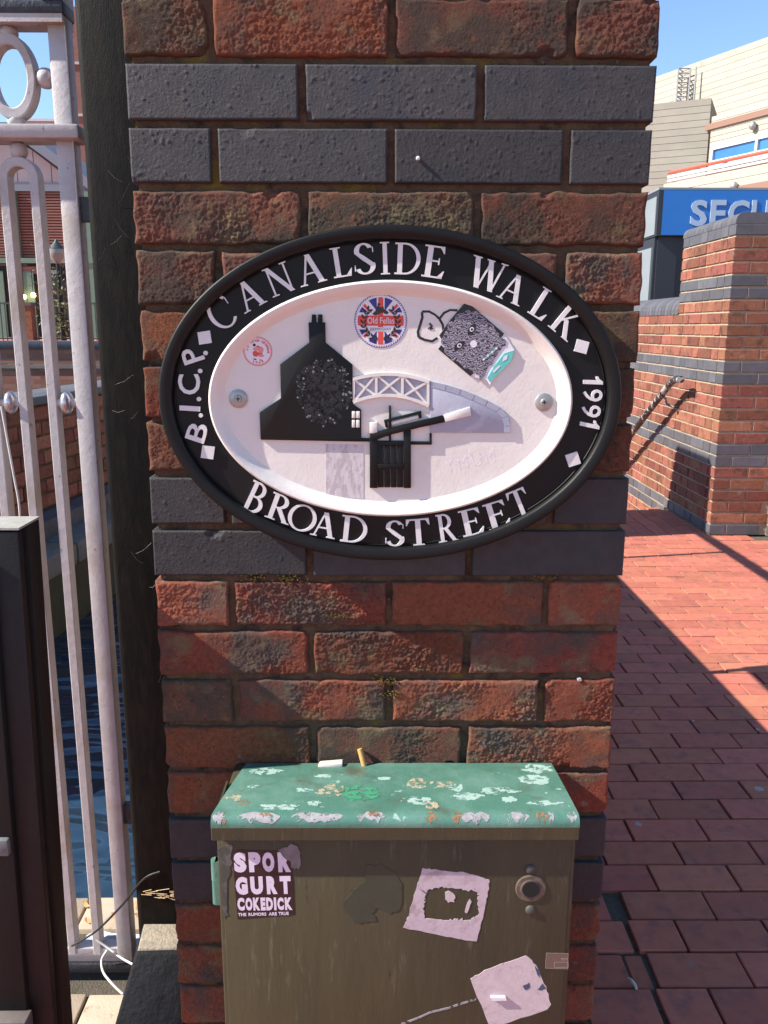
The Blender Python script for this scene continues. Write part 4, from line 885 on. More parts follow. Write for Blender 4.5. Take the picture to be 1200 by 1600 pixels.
for j in range(9):
    for i in range(9): V.append((-.66+.018*i, .40+.010*j, .004+.012*abs(nv(Vector((i*.8,j*.9,2))))+.02*max(0,nv(Vector((i*.4,j*.5,7))))))
bag.add(V, [(j*9+i,j*9+i+1,(j+1)*9+i+1,(j+1)*9+i) for j in range(8) for i in range(8)])
tag(bag.build('plastic_wrapper', pg, None, smooth=True), 'crumpled bluish plastic wrapper behind the gate foot', 'wrapper')
leaf_m = M('dry_leaf', (.40,.20,.08), (.5,.3,.12), 60, rough=.8)
for i, (x, yv) in enumerate(((136,1415),(140,1440),(182,1432),(219,1430),(215,1417))):
    p = P(x,yv,Z=.004); pl = blob(0,0,.014,.006,i*2.,12,.3)
    a = random.uniform(0,3); m = MB(); V = [(p.x+q[0]*math.cos(a)-q[1]*math.sin(a), p.y+q[0]*math.sin(a)+q[1]*math.cos(a), .0035+.006*abs(q[0])/.014) for q in pl]
    m.add(V+[(v[0],v[1],v[2]-.001) for v in V], [tuple(range(12)), tuple(range(23,11,-1))]+[(k,k+12,(k+1)%12+12,(k+1)%12) for k in range(12)])
    tag(m.build('dry_leaf', leaf_m), 'dry brown leaf lying on the stone coping behind the gate', 'leaf', 'dry leaves on the coping')

# ------------------------------------------------------------------ black steel channel post in the left foreground
bp = empty('channel_post', (-.55,-.04,0)); tag(bp, 'waist high black steel channel post standing before the silver gate', 'post')
def lean(x0,x1,y0,y1,z0,z1,sh=.0165):                     # it leans a little towards the left at its foot
    f_ = lambda z: -sh*(1.063-z)/.83
    return MB().hexa([(x0+f_(z0),y0,z0),(x1+f_(z0),y0,z0),(x1+f_(z0),y1,z0),(x0+f_(z0),y1,z0)], [(x0+f_(z1),y0,z1),(x1+f_(z1),y0,z1),(x1+f_(z1),y1,z1),(x0+f_(z1),y1,z1)])
lean(-.64,-.4885,-.038,.0,0,1.062).build('rear_flange', brown_paint, bp, bevel=.002)
lean(-.64,-.4965,-.052,-.038,0,1.060).build('web', black_paint, bp)
lean(-.64,-.4900,-.068,-.052,0,1.060).build('front_flange', black_paint, bp, bevel=.002)
top_m = M('glare_top', (.26,.25,.22), (.36,.35,.32), 40, rough=.7, bump=(200,.0006))  # pale plate: glare on the black post's top put into its colour
lean(-.645,-.4882,-.069,.001,1.0625,1.0655).build('cap_plate', top_m, bp)
lean(-.66,-.523,-.082,-.069,0,1.02).build('face_strip', brown_paint, bp, bevel=.002)
c = P(6,1322,Y=-.085); MB().box(c.x-.03,c.x+.008,-.090,-.078,c.z-.014,c.z+.012).build('latch', M('latch_grey',(.12,.12,.12),(.17,.17,.17),60,rough=.6), bp, bevel=.003)
c = P(20,1592,Y=-.095); MB().box(c.x-.04,c.x+.022,-.105,-.078,c.z-.06,c.z+.002).build('base_plate', M('dusty_plate',(.10,.08,.075),(.15,.12,.11),50,rough=.8), bp, bevel=.002)
cable('thin_wire', [P(x,yv,Y=-.012)+Vector((.004,0,0)) for x, yv in ((33,893),(41,935),(46,965),(43,1020),(41,1060),(52,1115),(60,1160),(64,1205),(73,1265))], .0013, cable_white, 'thin loose wire hanging down the black channel post')

# ------------------------------------------------------------------ canal-side wall behind the pier: second pier, parapet, rail
def box_wall(root, x0, x1, y0, y1, ncourse, mcore, z0=0., faces='f', rm=red_far, bm_=blue_far, blue=is_blue, sl=.0, seed=5):
    pass
pw = empty('parapet_wall', (.2,2.2,0)); tag(pw, 'low brick parapet wall running back from the pier along the walkway', 'wall')
MB().box(.107,.326,.662,3.92,0,.75).build('mortar_core', mortar_far, pw)
pm_r = [bev_box(HW,SW,BH,.003,red_far,'brick',.0008,i) for i in range(3)]; pm_b = [bev_box(HW,SW,BH,.003,blue_far,'brick',.0005,i) for i in range(2)]
for c in range(10):
    for i in range(14):
        yv = .79+.225*i+(.1125 if c % 2 else 0)
        if yv > 3.82: continue
        inst('brick', rnd.choice(pm_b if is_blue(c) else pm_r), (.333-HW/2, yv, c*.075+.0375), pw)
MB().box(.095,.336,.66,3.92,.75,.815).build('coping', blue_far, pw, bevel=.02)
p2 = empty('far_brick_pier', (0,4.24,0)); tag(p2, 'second brick pier at the far end of the parapet wall', 'brick pier')
MB().box(-.322,.322,3.912,4.565,0,1.95).build('mortar_core', mortar_far, p2)
pf = {w:[bev_box(w,BD,BH,.003,red_far,'brick',.0008,i) for i in range(2)] for w in (SW,HW)}; pfb = {w:[bev_box(w,BD,BH,.003,blue_far,'brick',.0004,i) for i in range(2)] for w in (SW,HW)}
for c in range(26):
    for xc, w in (ROWS if c % 2 else ROWH):
        me = rnd.choice((pfb if is_blue(c) else pf)[w])
        inst('brick', me, (xc,3.9+BD/2,c*.075+.0375), p2); inst('brick', me, (.333-BD/2,4.2375+xc*.64+.03,c*.075+.0375), p2, rotz=R(90))
for i in range(9): inst('coping_brick', bm_p, (-.3+.075*i,3.905,26*.075-.005), p2); inst('coping_brick', bm_p, (-.3+.075*i,4.57,26*.075-.005), p2, rotz=math.pi)
hr = empty('walkway_railing', (.22,2.2,.81)); tag(hr, 'black tubular railing on top of the parapet wall', 'railing')
MB().tube([(.22,.66,1.585),(.22,3.91,1.585)], .03, 14).build('top_rail', black_paint, hr, smooth=True)
MB().box(.205,.235,1.15,1.765,1.03,1.57).build('rail_panel', black_paint, hr, bevel=.004)
for yv in (1.16,1.73,3.4): MB().box(.205,.235,yv,yv+.025,.81,1.57).build('rail_post', black_paint, hr)

# ------------------------------------------------------------------ right hand brick pillar, wall, handrail
PXc, PYc = 2.150, 4.181
rp = empty('brick_pillar', (2.5,4.6,0)); tag(rp, 'red brick pillar with blue bands and rounded coping at the end of the wall', 'brick pillar')
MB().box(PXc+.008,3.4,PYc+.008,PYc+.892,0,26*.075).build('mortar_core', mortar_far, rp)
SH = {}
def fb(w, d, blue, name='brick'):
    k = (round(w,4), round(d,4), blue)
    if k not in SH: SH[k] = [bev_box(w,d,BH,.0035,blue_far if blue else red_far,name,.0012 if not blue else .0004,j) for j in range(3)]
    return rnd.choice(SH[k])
for c in range(26):
    z = c*.075+.0375; bl = is_blue(c)
    # front: running along X from the corner
    x = PXc+(.0 if c % 2 else 0.)
    first = SW if c % 2 else HW
    xs_ = [(PXc+first/2, first)]; xe = PXc+first+.01
    while xe < 2.95: xs_.append((xe+SW/2, SW)); xe += .225
    for xc, w in xs_:
        if c < 6 and xc > 2.53: continue
        inst('brick', fb(w, HW, bl), (xc, PYc+HW/2+rnd.uniform(-.002,.001), z), rp)
    # left face: stretchers and headers running back
    yv = PYc+HW+.01; alt = 0
    while yv < PYc+.88:
        w = SW if alt % 2 == (c % 2) else HW
        w = min(w, PYc+.895-yv)
        if w > .03: inst('brick', fb(HW, w, bl), (PXc+HW/2+rnd.uniform(-.002,.001), yv+w/2, z), rp)
        yv += w+.01; alt += 1
for i in range(12): inst('coping_brick', bull_mesh(.071,.30,.065,.05,blue_far) if i == 0 else CB, (PXc, PYc+.036+.0755*i, 26*.075-.004), rp, rotz=R(-90)) if i else None or globals().__setitem__('CB', bull_mesh(.0715,.30,.065,.05,blue_far)) or inst('coping_brick', CB, (PXc, PYc+.036, 26*.075-.004), rp, rotz=R(-90))
for i in range(9): inst('coping_brick', bull_mesh(.216,.30,.065,.05,blue_far) if i == -1 else CB, (PXc+.34+.0755*i, PYc, 26*.075-.004), rp)
# stub plinth standing forward on the right
MB().box(2.528,3.4,PYc-.10,PYc+.01,0,.45).build('plinth_core', mortar_far, rp)
for c in range(6):
    inst('brick', fb(HW, HW, is_blue(c)), (2.52+HW/2, PYc-.11+HW/2, c*.075+.0375), rp); [inst('brick', fb(SW, HW, is_blue(c)), (2.52+HW+.01+SW/2+.225*q, PYc-.11+HW/2, c*.075+.0375), rp) for q in range(3)]
# lower wall carrying on behind the pillar
lw = empty('ramp_wall', (2.4,7,-1)); tag(lw, 'lower red brick wall with ribbed rounded coping behind the pillar', 'wall')
LY0, LY1, LX = PYc+.905, PYc+4.2, 2.158
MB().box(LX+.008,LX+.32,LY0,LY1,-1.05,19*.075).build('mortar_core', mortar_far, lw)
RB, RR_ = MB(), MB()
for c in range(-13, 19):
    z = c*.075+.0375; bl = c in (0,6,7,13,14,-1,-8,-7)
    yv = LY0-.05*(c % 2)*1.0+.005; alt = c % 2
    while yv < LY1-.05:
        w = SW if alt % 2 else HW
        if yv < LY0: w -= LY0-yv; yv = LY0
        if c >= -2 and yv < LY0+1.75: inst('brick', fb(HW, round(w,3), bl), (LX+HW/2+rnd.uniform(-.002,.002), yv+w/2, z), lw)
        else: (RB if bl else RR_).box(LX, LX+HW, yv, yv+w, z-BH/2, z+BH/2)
        yv += w+.01; alt += 1
RB.build('far_blue_bricks', blue_far, lw)['kind'] = 'stuff'; RR_.build('far_red_bricks', red_far, lw)['kind'] = 'stuff'
cbm = MB(); prn = 10
prof = [(0,0)]+[(.165-.165*math.cos(math.pi*k/prn), .035+.105*math.sin(math.pi*k/prn)) for k in range(prn+1)]+[(.33,0)]
q = len(prof); cbm.add([(p[0],-.034,p[1]) for p in prof]+[(p[0],.034,p[1]) for p in prof], [tuple(range(q)), tuple(range(2*q-1,q-1,-1))]+[(i,i+q,(i+1)%q+q,(i+1)%q) for i in range(q)])
cme = bpy.data.meshes.new('coping_brick'); cme.from_pydata(cbm.v,[],cbm.f); cme.materials.append(blue_far)
for i in range(44): inst('coping_brick', cme, (LX-.004, LY0+.04+.0745*i, 19*.075-.002), lw)
hd = empty('handrail', (2.0,5,.8)); tag(hd, 'worn black steel handrail sloping down beside the ramp wall', 'handrail')
hx = 2.035
pts = [P(x,yv,X=hx) for x, yv in ((1064,593),(1058,592),(1050,596),(1044,603),(1036,614),(1014,642),(985,681))]
worn = M('worn_rail', (.015,.015,.016), (.03,.03,.03), 30, rough=.4, patches=[((.40,.39,.36), 22, .52,.57)])
d_ = (pts[-1]-pts[-2]); pts.append(pts[-1]+d_*2.2)
MB().tube([tuple(p) for p in pts], .024, 14).build('rail', worn, hd, smooth=True)
a = pts[4]; MB().tube([tuple(a), (a.x+.02,a.y-.02,a.z-.07), (a.x+.07,a.y-.03,a.z-.10), (LX+.02,a.y-.03,a.z-.09)], .009, 10).build('bracket', worn, hd, smooth=True)

# ------------------------------------------------------------------ security kiosk with the blue sign
kx = empty('security_kiosk', (4.2,9.5,0)); tag(kx, 'grey kiosk with a blue security sign behind the wall', 'kiosk')
KY = 9.0
kp = lambda x, yv, Y=KY: P(x, yv, Y=Y)
blue_sign = M('blue_sign', (.012,.14,.46), (.014,.15,.49), 2, rough=.4); grey_panel = M('grey_panel', (.19,.215,.225), (.22,.245,.255), 4, rough=.5); navy = M('dark_frame', (.018,.020,.027), rough=.5); sgrey = M('sign_letter_grey', (.36,.44,.56), rough=.5)
a, b2 = kp(1038,297), kp(1036,367); X0, ZT, ZB = a.x, a.z, b2.z; X1 = X0+3.0
MB().box(X0,X1,KY,KY+.06,ZB,ZT).build('sign_panel', blue_sign, kx)
MB().box(X0-.055,X1,KY+.003,KY+.5,ZB-.01,ZT+.005).build('sign_box', navy, kx)
MB().box(X0-.052-.012,X0-.054,KY+.06,KY+1.6,ZB+.01,ZT-.06).build('side_panel', grey_panel, kx)
MB().box(X0-.04,X1,KY+.10,KY+1.7,-1.05,ZB-.008).build('shell', navy, kx)
MB().box(X0-.06,X0-.038,KY+.14,KY+1.65,-1.0,ZB-.13).build('side_panel', grey_panel, kx); MB().box(X0-.01,X0+.22,KY+.07,KY+.098,-1.05,ZB-.01).build('corner_post', navy, kx)
MB().box(X0-.06,X1,KY+.003,KY+1.7,ZT+.006,ZT+.03).build('roof', grey_panel, kx)
c0 = kp(1079,345); hL = (kp(1079,312).z-kp(1079,353).z)
widths = [('S',1079,1105),('E',1110,1134),('C',1138,1170),('U',1174,1203)]
for ch, x0, x1 in widths:
    a = kp(x0,330); b2 = kp(x1,330); text('letter', ch, ((a.x+b2.x)/2, kp(1090,333).z), b2.x-a.x, hL, 0, KY-.012, KY+.004, sgrey, kx, .03)
xx = kp(1203,330).x
for ch, w in (('R',.2),('I',.06),('T',.19),('Y',.2)): xx += .045; text('letter', ch, (xx+w/2, kp(1090,333).z), w, hL, 0, KY-.012, KY+.004, sgrey, kx, .03); xx += w

# ------------------------------------------------------------------ pale conference hall far behind
cream = M('cream_cladding', (.375,.34,.275), (.42,.38,.31), 1.2, rough=.85, var=.05, bump=(8,.01), patches=[((.29,.25,.19), .9, .58,.75)])
cream_b = M('cladding_joint', (.26,.22,.17), rough=.9); stripe = M('terracotta_stripe', (.25,.14,.10), rough=.8); glass = M('blue_glass', (.03,.13,.36), (.05,.18,.45), .6, rough=.06, spec=.9); alu = M('pale_frame', (.55,.53,.54), rough=.5); red_tube = M('red_tube', (.55,.10,.06), rough=.4); white_tube = M('white_tube', (.75,.75,.76), rough=.4)
hall = empty('conference_hall', (25,36,0)); tag(hall, 'large pale stone clad hall with blue strip window beyond the kiosk', 'building')
dv = Vector((.44,-.898,0)).normalized(); nrm = Vector((-dv.y*-1, 0, 0))
def slab_face(p0, d, L, z0, z1, nrows, thick, mat, parent, name='cladding_panel', gap=.014, skip=()):
    """courses of cladding on a vertical plane starting at p0 and running along d; outward side is to the camera"""
    n = Vector((d.y, -d.x, 0)); n = n if n.dot(CO-p0) > 0 else -n
    pb = p0-n*.25
    q = [p0, p0+d*L, p0+d*L-n*4, p0-n*4]
    MB().vprism([((v-n*.05).x if i < 2 else v.x, (v-n*.05).y if i < 2 else v.y) for i, v in enumerate(q)], z0, z1).build('backing', cream_b, parent)
    hh = (z1-z0)/nrows
    for r in range(nrows):
        if r in skip: continue
        a0 = p0; b0 = p0+d*L
        MB().vprism([(a0.x,a0.y),(b0.x,b0.y),(b0.x-n.x*.2,b0.y-n.y*.2),(a0.x-n.x*.2,a0.y-n.y*.2)], z0+hh*r+gap/2, z0+hh*(r+1)-gap/2).build(name, mat, parent)
def onray(x, yv, D): r = ray(x, yv); return CO+r*(D/math.hypot(r.x, r.y))
C1 = onray(1103,300,34.); g1 = Vector((C1.x, C1.y, 0))
zt1 = onray(1103,183,34.).z; zb1 = onray(1103,262,34.).z
slab_face(g1, dv, 14, zb1-.2, zt1, 11, .2, cream, hall)
# second, lower storey in front with the railing
C2 = onray(1036,300,33.0); g2 = Vector((C2.x, C2.y, 0)); z2 = onray(1050,287,33.).z
slab_face(g2+Vector((0,0,0)), dv, 16, -1, z2, 26, .2, cream, hall)
def on_face(p0, d, x, yv):                                # point of a vertical face seen at this direction
    n = Vector((d.y,-d.x,0)); r = ray(x, yv); t = (p0-CO).dot(n)/r.dot(n); return CO+r*t
nf = Vector((dv.y,-dv.x,0)); nf = nf if nf.dot(CO-g1) > 0 else -nf
def strip_on(p0, pa, pb, h, th, mat, name, off=.02):
    a, b2 = Vector((pa.x,pa.y,0))+nf*off, Vector((pb.x,pb.y,0))+nf*off
    return MB().hexa([(a.x,a.y,pa.z-h/2),(b2.x,b2.y,pb.z-h/2),(b2.x+nf.x*th,b2.y+nf.y*th,pb.z-h/2),(a.x+nf.x*th,a.y+nf.y*th,pa.z-h/2)], [(a.x,a.y,pa.z+h/2),(b2.x,b2.y,pb.z+h/2),(b2.x+nf.x*th,b2.y+nf.y*th,pb.z+h/2),(a.x+nf.x*th,a.y+nf.y*th,pa.z+h/2)]).build(name, mat, hall)
far = lambda p: p+dv*9
a = on_face(g1,dv,1104,200); e = a+dv*13.5; strip_on(g1, a, e, .20, .05, stripe, 'stripe')
a = on_face(g1,dv,1114,247); zwt = on_face(g1,dv,1114,233).z; zwb = on_face(g1,dv,1114,261).z
wa = Vector((a.x,a.y,(zwt+zwb)/2)); we = wa+dv*12
strip_on(g1, wa, we, zwt-zwb, .03, glass, 'window_glass', .03)
for zf in (zwt, zwb, zwb+(zwt-zwb)*.22): strip_on(g1, Vector((a.x,a.y,zf)), Vector((we.x,we.y,zf)), .12, .08, alu, 'window_frame', .05)
for k in range(7): q0 = wa+dv*(1.9*k); q1 = q0+dv*.1; strip_on(g1, q0, q1, zwt-zwb, .1, alu, 'mullion', .05)
a = on_face(g2,dv,1040,292); strip_on(g2, Vector((a.x,a.y,z2-.65)), Vector((a.x,a.y,z2-.65))+dv*15.5, .24, .05, stripe, 'stripe')
for dz, m_, r_ in ((.34,red_tube,.055),(.19,white_tube,.055),(.06,white_tube,.045)):
    a = Vector((g2.x,g2.y,z2+dz))+dv*.2; MB().tube([tuple(a), tuple(a+dv*15)], r_, 10).build('parapet_rail', m_, hall, smooth=True)
for k in range(7):
    a = Vector((g2.x,g2.y,z2-.2))+dv*(.4+2.2*k)-nf*.1; MB().box(a.x-.06,a.x+.06,a.y-.06,a.y+.06,z2-.1,z2+.36).build('rail_bracket', white_tube, hall)
for p0, x, yv in ((g1,1180,197),(g2,1151,291)):
    a = on_face(p0,dv,x,yv)+nf*.12; MB().ball(tuple(a), .12, .12, .14).build('wall_lamp', steel, hall, smooth=True)
# middle block, shade painted into its grey weathered cladding, and tall rear block
dm = Vector((-.90,.43,0)).normalized(); zt2 = onray(1103,160,34.2).z
slab_face(g1-dv*.02+Vector((0,.15,0)), dm, 12, -1, onray(1103,155,34.3).z, 44, .2, M('shaded_weathered_cladding', (.27,.25,.205), (.32,.295,.245), 1.2, rough=.9, var=.05), hall)
C3 = onray(1010,160,47.); g3 = Vector((C3.x, C3.y, 0)); z3 = on_face(g3,dv,1030,152).z
slab_face(g3-dv*4, dv, 40, -1, z3+1.0, 52, .2, cream, hall)
lad = empty('roof_ladder', (0,0,0)); lad.location = (0,0,0)
lc = on_face(g3,dv,1083,150); lad.location = (lc.x,lc.y,lc.z); BASE[lad.name] = Vector(lad.location); tag(lad, 'caged steel access ladder on the roof of the pale hall', 'ladder')
la, lb = on_face(g3,dv,1070,165)+nf*.3, on_face(g3,dv,1082,165)+nf*.3
zl0 = on_face(g3,dv,1076,168).z; zl1 = on_face(g3,dv,1076,112).z
for q0 in (la, lb, (la+lb)/2+nf*.5, lb+dv*.35): MB().tube([(q0.x,q0.y,zl0),(q0.x,q0.y,zl1)], .04, 6).build('rail', steel, lad)
for k in range(9):
    z = zl0+(zl1-zl0)*k/8; q2 = (la+lb)/2+nf*.5; MB().tube([(la.x,la.y,z),(q2.x,q2.y,z),(lb.x,lb.y,z),(la.x,la.y,z)], .03, 6).build('hoop', steel, lad)

# ------------------------------------------------------------------ far bank on the left
bw = empty('lockside_wall', (-1.8,3.1,-.3)); tag(bw, 'low sunlit brick wall on the stone edge across the water', 'wall')
stone_d = M('dark_stone', (.06,.062,.075), (.10,.10,.115), 6, rough=.85, bump=(40,.006)); stone_l = M('grey_coping', (.11,.11,.115), (.16,.16,.165), 9, rough=.8, bump=(60,.004), patches=[((.12,.12,.05), 12, .5,.66)])
yaw = R(6.5); da = Vector((math.sin(yaw), math.cos(yaw), 0)); na = Vector((math.cos(yaw), -math.sin(yaw), 0))
o0 = Vector((-1.74,3.0,0))
def bank(mb, x0, x1, y0, y1, z0, z1):
    f_ = lambda x, yv, z: tuple(o0+na*x+da*yv+Vector((0,0,z)))
    return mb.hexa([f_(x0,y0,z0),f_(x1,y0,z0),f_(x1,y1,z0),f_(x0,y1,z0)], [f_(x0,y0,z1),f_(x1,y0,z1),f_(x1,y1,z1),f_(x0,y1,z1)])
bank(MB(), -.22,-.008,-2,2.4,.40,.935).build('mortar_core', mortar, bw)
for c in range(7):
    for i in range(19):
        p = o0+na*(-HW/2)+da*(-1.9+.225*i+(.11 if c % 2 else 0))
        inst('brick', fb(HW, SW, False), (p.x, p.y, .445+c*.075), bw, rotz=-yaw)
bank(MB(), -.25,.02,-2,2.4,.94,.985).build('coping', stone_d, bw, bevel=.01)
qb = empty('stone_quay', (-1.7,3.2,-.4)); tag(qb, 'dark stone quay edge with grey mossy coping across the water', 'quay')
bank(MB(), -.9,.12,-2,2.4,-.6,.395).build('body', stone_d, qb); bank(MB(), .08,.26,-2,2.4,-.6,.198).build('wet_face', M('mossy_stone',(.03,.032,.02),(.05,.05,.03),10,rough=.7), qb); 
for i in range(5): bank(MB(), .08,.30,-1.9+.86*i,-1.05+.86*i,0.20,.31).build('coping_stone', stone_l, qb, bevel=.02)
brick_tex = bpy.data.materials.new('far_brickwork'); brick_tex.use_nodes = True; nt = brick_tex.node_tree; tc = nt.nodes.new('ShaderNodeTexCoord'); mpn = nt.nodes.new('ShaderNodeMapping'); mpn.inputs['Rotation'].default_value = (R(90),0,0)
bt_ = nt.nodes.new('ShaderNodeTexBrick'); bt_.inputs['Scale'].default_value = 1; bt_.inputs['Brick Width'].default_value = .225; bt_.inputs['Row Height'].default_value = .075; bt_.inputs['Mortar Size'].default_value = .006
bt_.inputs['Color1'].default_value = (.20,.065,.04,1); bt_.inputs['Color2'].default_value = (.29,.12,.075,1); bt_.inputs['Mortar'].default_value = (.13,.10,.085,1)
nt.links.new(tc.outputs['Object'], mpn.inputs[0]); nt.links.new(mpn.outputs[0], bt_.inputs['Vector']); nt.links.new(bt_.outputs[0], nt.nodes['Principled BSDF'].inputs['Base Color']); nt.nodes['Principled BSDF'].inputs['Roughness'].default_value = .9
rw = empty('retaining_wall', (-6,14,-.4)); tag(rw, 'long brick retaining wall below the far canalside terrace', 'wall')
MB().box(-30,-.3,14,14.4,-.6,.95).build('brickwork', brick_tex, rw); MB().box(-30,-.3,13.95,14.45,.95,1.08).build('coping', stone_d, rw, bevel=.01)
MB().box(-30,-.3,13.97,14.0,.60,.66).build('string_course', stone_l, rw)
tag(MB().box(-60,-.3,14.42,120,-.6,.90).build('terrace', paver_m), kind='structure')
# canalside building
green_m = M('pale_green_paint', (.10,.17,.12), (.13,.21,.15), 3, rough=.6); slat = M('brown_brick_front', (.20,.085,.065), (.26,.11,.085), 3, rough=.85, var=.08); slat_j = M('brick_joint_dark', (.10,.05,.04), rough=.9); panel = M('gable_panel', (.42,.37,.36), (.47,.42,.41), 2, rough=.8); roof_m = M('slate_roof', (.17,.18,.22), rough=.7); dark_in = M('dark_interior', (.012,.012,.013), rough=.9); lamp_w = M('warm_bulb', (1,.72,.30), emit=6.)
FYb = 34.
fb_ = empty('canalside_building', (-13,36,.9)); tag(fb_, 'brown brick canalside building with pale gable and green columns', 'building')
bp_ = lambda x, yv: P(x, yv, Y=FYb)
L_ = bp_(-30,400).x; Rr = bp_(108,400).x
zg = bp_(60,286).z
MB().box(L_-6,bp_(160,400).x,FYb,FYb+8,.9,zg).build('wall_core', slat_j, fb_)  # darker core showing in the joints between brick courses
zb0 = bp_(60,402).z; nrow = 26; hh = (zg-zb0)/nrow
for r in range(nrow): MB().box(L_-6,bp_(160,400).x+.02,FYb-.06,FYb-.002,zb0+hh*r+.01,zb0+hh*(r+1)-.035).build('brick_course', slat, fb_)
ap = bp_(30,215); er = bp_(112,278)
npan = 9; x0g = bp_(12,250).x-3; x1g = er.x+.6
for k in range(npan):
    xa = x0g+(x1g-x0g)*k/npan; xb = x0g+(x1g-x0g)*(k+1)/npan-.03
    zr = lambda x: ap.z+(er.z-ap.z)*max(0,(x-ap.x))/(er.x-ap.x)
    MB().prism([(xa,zg+.01),(xb,zg+.01),(xb,max(zg+.05,zr(xb)-.1)),(xa,max(zg+.05,zr(xa)-.1))], FYb-.05, FYb+.15).build('gable_board', panel, fb_)
MB().prism([(ap.x-3,ap.z),(ap.x,ap.z),(er.x+.8,er.z-.5),(er.x+.8,er.z-.1),(ap.x,ap.z+.45),(ap.x-3,ap.z+.45)], FYb-.5, FYb+8).build('roof', roof_m, fb_)
MB().box(L_-6,bp_(160,400).x,FYb-.12,FYb-.06,zg-.32,zg).build('band', roof_m, fb_)
for xpx in (27,139): 
    xc = bp_(xpx,350).x; MB().box(xc-.12,xc+.12,FYb-.25,FYb-.07,.9,zg-.33).build('green_column', green_m, fb_)
MB().box(L_-6,bp_(160,400).x,FYb-.3,FYb-.07,bp_(60,412).z,bp_(60,404).z).build('fascia', green_m, fb_)
MB().box(L_-6,bp_(150,400).x,FYb-.16,FYb-.062,.9,bp_(60,416).z).build('shopfront', dark_in, fb_)
for xa, xb in ((-20,9),(40,56)):
    MB().box(bp_(xa,440).x,bp_(xb,440).x,FYb-.22,FYb-.16,.9,bp_(60,424).z).build('green_panel', green_m, fb_)
MB().box(bp_(33,410).x,bp_(60,410).x,FYb-.2,FYb-.16,bp_(40,428).z,bp_(40,417).z).build('sign_board', slat, fb_)
for x, yv in ((37,464),(52,461)): c = P(x,yv,Y=FYb-.4); MB().ball(tuple(c), .10).build('bulb', lamp_w, fb_, smooth=True); MB().tube([(c.x,c.y,c.z+.09),(c.x,c.y,bp_(60,424).z),(c.x,FYb-.15,bp_(60,424).z)], .015, 6).build('bulb_cable', dark_in, fb_)
# second taller building seen between rail and post
ob = empty('terracotta_building', (-14,60,0)); tag(ob, 'tall terracotta brick building rising behind the gable', 'building')
a = P(106,100,Y=60.); MB().box(P(100,100,Y=60.).x,P(175,100,Y=60.).x,60,66,.9,P(110,10,Y=60.).z).build('wall', slat, ob)
for yv in (99,180): MB().box(P(100,100,Y=60.).x,P(175,100,Y=60.).x,59.9,60,P(110,yv+2,Y=60.).z,P(110,yv-2,Y=60.).z).build('pale_band', panel, ob)
wb = empty('white_building', (-20,70,0)); tag(wb, 'pale building with a flat roof far behind the gable', 'building')
MB().box(P(30,240,Y=70.).x,P(170,240,Y=70.).x,70,76,.9,P(60,190,Y=70.).z).build('wall', panel, wb); MB().box(P(28,240,Y=70.).x,P(172,240,Y=70.).x,69.8,76.2,P(60,190,Y=70.).z,P(60,186,Y=70.).z).build('roof_edge', alu, wb)
for k in range(4): x = P(60+18*k,225,Y=69.95).x; MB().box(x,x+.9,69.93,70.02,P(60,240,Y=70.).z,P(60,215,Y=70.).z).build('window', glass, wb)
# terrace fence, brick pier, lamp post, shrub
fn = empty('terrace_fence', (-9,20,.9)); tag(fn, 'dark green railing fence along the far terrace', 'fence')
FE = 20.; fpz = lambda x, yv: P(x, yv, Y=FE)
fz1 = fpz(10,472).z; fz0 = .98
xa = fpz(-40,500).x; xb = fpz(165,500).x; nb = int((xb-xa)/.11)
bar = bev_box(.022,.022,fz1-fz0,0,M('fence_paint',(.02,.05,.04),rough=.5),'bar')
for k in range(nb): inst('bar', bar, (xa+.11*k, FE, (fz0+fz1)/2), fn)
for z in (fz0+.06, fz1-.03): MB().box(xa,xb,FE-.02,FE+.02,z-.02,z+.02).build('rail', dark_green, fn)
MB().box(xa,xb,FE-.15,FE+.15,.895,fz0+.0).build('plinth', stone_d, fn)
bp3 = empty('terrace_pier', (-8,19.8,.9)); tag(bp3, 'short square brick pier with dark cap in the terrace fence', 'brick pier')
xa, xb = fpz(39,500).x, fpz(57,500).x; MB().box(xa,xb,19.7,19.7+(xb-xa),.895,fpz(45,478).z).build('brickwork', red_far, bp3); MB().box(xa-.03,xb+.03,19.67,19.73+(xb-xa),fpz(45,478).z,fpz(45,473).z).build('cap', stone_d, bp3)
lpz = empty('street_lamp', (fpz(94,500).x,18.5,.9)); tag(lpz, 'dark post lamp with glass lantern on the far terrace', 'street lamp')
lq = lambda x, yv: P(x, yv, Y=18.5)
xc = lq(91,420).x; MB().lathe([(.07,0),(.06,1),(.045,lq(91,412).z-.9)], (xc,18.5,.9), 'Z', 12).build('post', black_paint, lpz, smooth=True)
zl = lq(91,412).z; MB().lathe([(.05,0),(.16,.14),(.18,.30),(.17,.32)], (xc,18.5,zl), 'Z', 16).build('lantern_glass', M('lantern',(.22,.20,.19),rough=.2), lpz, smooth=True)
MB().lathe([(.18,0),(.12,.07),(.05,.14),(.02,.2)], (xc,18.5,zl+.32), 'Z', 16).build('lantern_hood', M('hood_green',(.02,.045,.042),rough=.5), lpz, smooth=True)
MB().box(xc-.17,xc-.06,18.48,18.51,lq(91,452).z,lq(91,428).z).build('banner', navy, lpz); MB().box(xc-.18,xc-.02,18.47,18.52,lq(91,428).z,lq(91,422).z).build('banner_arm', grey_panel, lpz)
sh = empty('terrace_shrub', (lq(88,500).x,18.2,.9)); tag(sh, 'yellow green leafy shrub beside the far lamp post', 'shrub')
lf = M('shrub_leaf', (.10,.115,.035), (.16,.17,.055), 3, rough=.7); lv = MB(); cz = lq(90,475).z; xs0 = lq(90,475).x
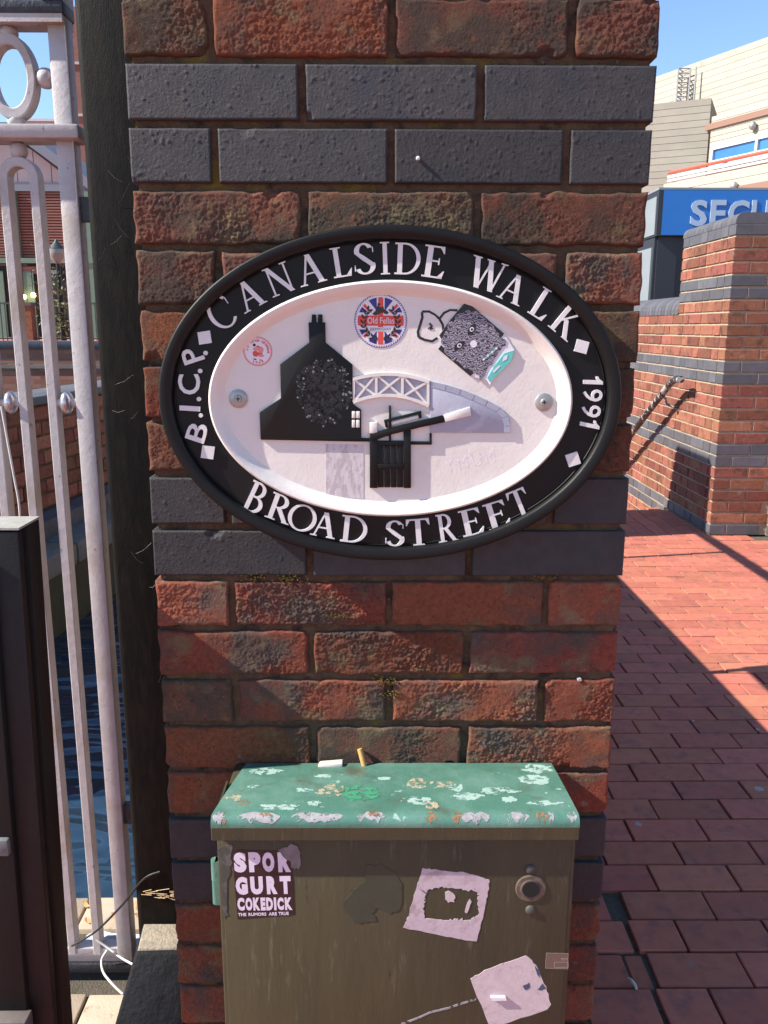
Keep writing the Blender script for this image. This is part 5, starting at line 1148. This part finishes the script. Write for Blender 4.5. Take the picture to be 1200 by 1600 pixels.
for k in range(420):
    d = Vector((random.gauss(0,.17), random.gauss(0,.17), random.gauss(0,.42))); p = Vector((xs0,18.2,cz-.1))+d; a = Vector((random.uniform(-1,1),random.uniform(-1,1),random.uniform(-1,1))).normalized()*.05; b2 = a.cross(Vector((random.uniform(-1,1),random.uniform(-1,1),1))).normalized()*.025
    lv.add([p-a,p+b2,p+a,p-b2], [(0,1,2,3)])
lv.build('crown', lf, sh); MB().tube([(xs0,18.2,.895),(xs0+.02,18.2,cz)], .02, 6).build('trunk', dark_in, sh)

gum_m = M('trodden_gum', (.33,.29,.28), (.40,.36,.35), 200, rough=.9)
cw = MB(); web_m = M('cobweb_silk', (.42,.41,.40), rough=.6)
for k in range(16):
    x = random.uniform(-.487,-.40); z = random.choice([1.2,1.45,1.52,1.6,.9,.7])+random.uniform(-.12,.12); a = random.uniform(-1.1,1.1); L_ = random.uniform(.012,.04)
    cw.tube([(x,.2988,z),(x+L_*math.cos(a)*.5,.2955,z+L_*math.sin(a)*.5-.003),(min(-.34,x+L_*math.cos(a)),.298,z+L_*math.sin(a))], .00013, 3)
tag(cw.build('cobweb', web_m), 'fine cobweb strands on the black gate post', 'cobweb', kind='stuff')
ms = MB(); moss_m = M('dry_moss', (.30,.20,.04), (.20,.16,.03), 300, rough=1)
for px_, py_, n_ in ((455,905,50),(535,966,40),(604,1066,60),(610,1085,50),(398,905,30),(520,962,30),(850,905,30)):
    c = P(px_,py_,Y=.004)
    for k in range(n_):
        x = c.x+random.gauss(0,.010); z = c.z+random.gauss(0,.003); a = random.uniform(.6,2.5); L_ = random.uniform(.002,.007)
        ms.tube([(x,.006,z),(x+L_*math.cos(a),-.003,z+L_*math.sin(a))], .00045, 3)
tag(ms.build('moss', moss_m), 'dry yellow moss tufts growing in the pier joints', 'moss', kind='stuff')
for px_, py_, r_ in ((906,1063,.0030),):
    c = P(px_,py_,Y=-.001); MB().prism(blob(c.x,c.z,r_,r_*.75,px_*.1,24,.4), -.0004, .010).build('lime_spot', gum_m, pier)
for px_, py_, r_ in ((1186,1233,.013),(1184,1140,.006),(997,1288,.009),(1083,1126,.005)):
    c = P(px_,py_,Z=.0); pl = blob(0,0,r_,r_,py_*.1,22,.3); V = [(c.x+q[0],c.y+q[1],.0012) for q in pl]+[(c.x+q[0],c.y+q[1],-.006) for q in pl]
    MB().add(V,[tuple(range(22)),tuple(range(43,21,-1))]+[(k,k+22,(k+1)%22+22,(k+1)%22) for k in range(22)]).build('gum_spot', gum_m, pav)
c = P(989,1541,Z=-.004); lt = MB().tube([(c.x-.006,c.y+.016,.002),(c.x-.002,c.y+.006,.004),(c.x+.002,c.y-.006,.003),(c.x+.003,c.y-.014,.001)], [.002,.004,.004,.002], 8).build('paper_litter', white_scrap, None, smooth=True); tag(lt, 'small white twist of paper in a paving joint', 'litter')
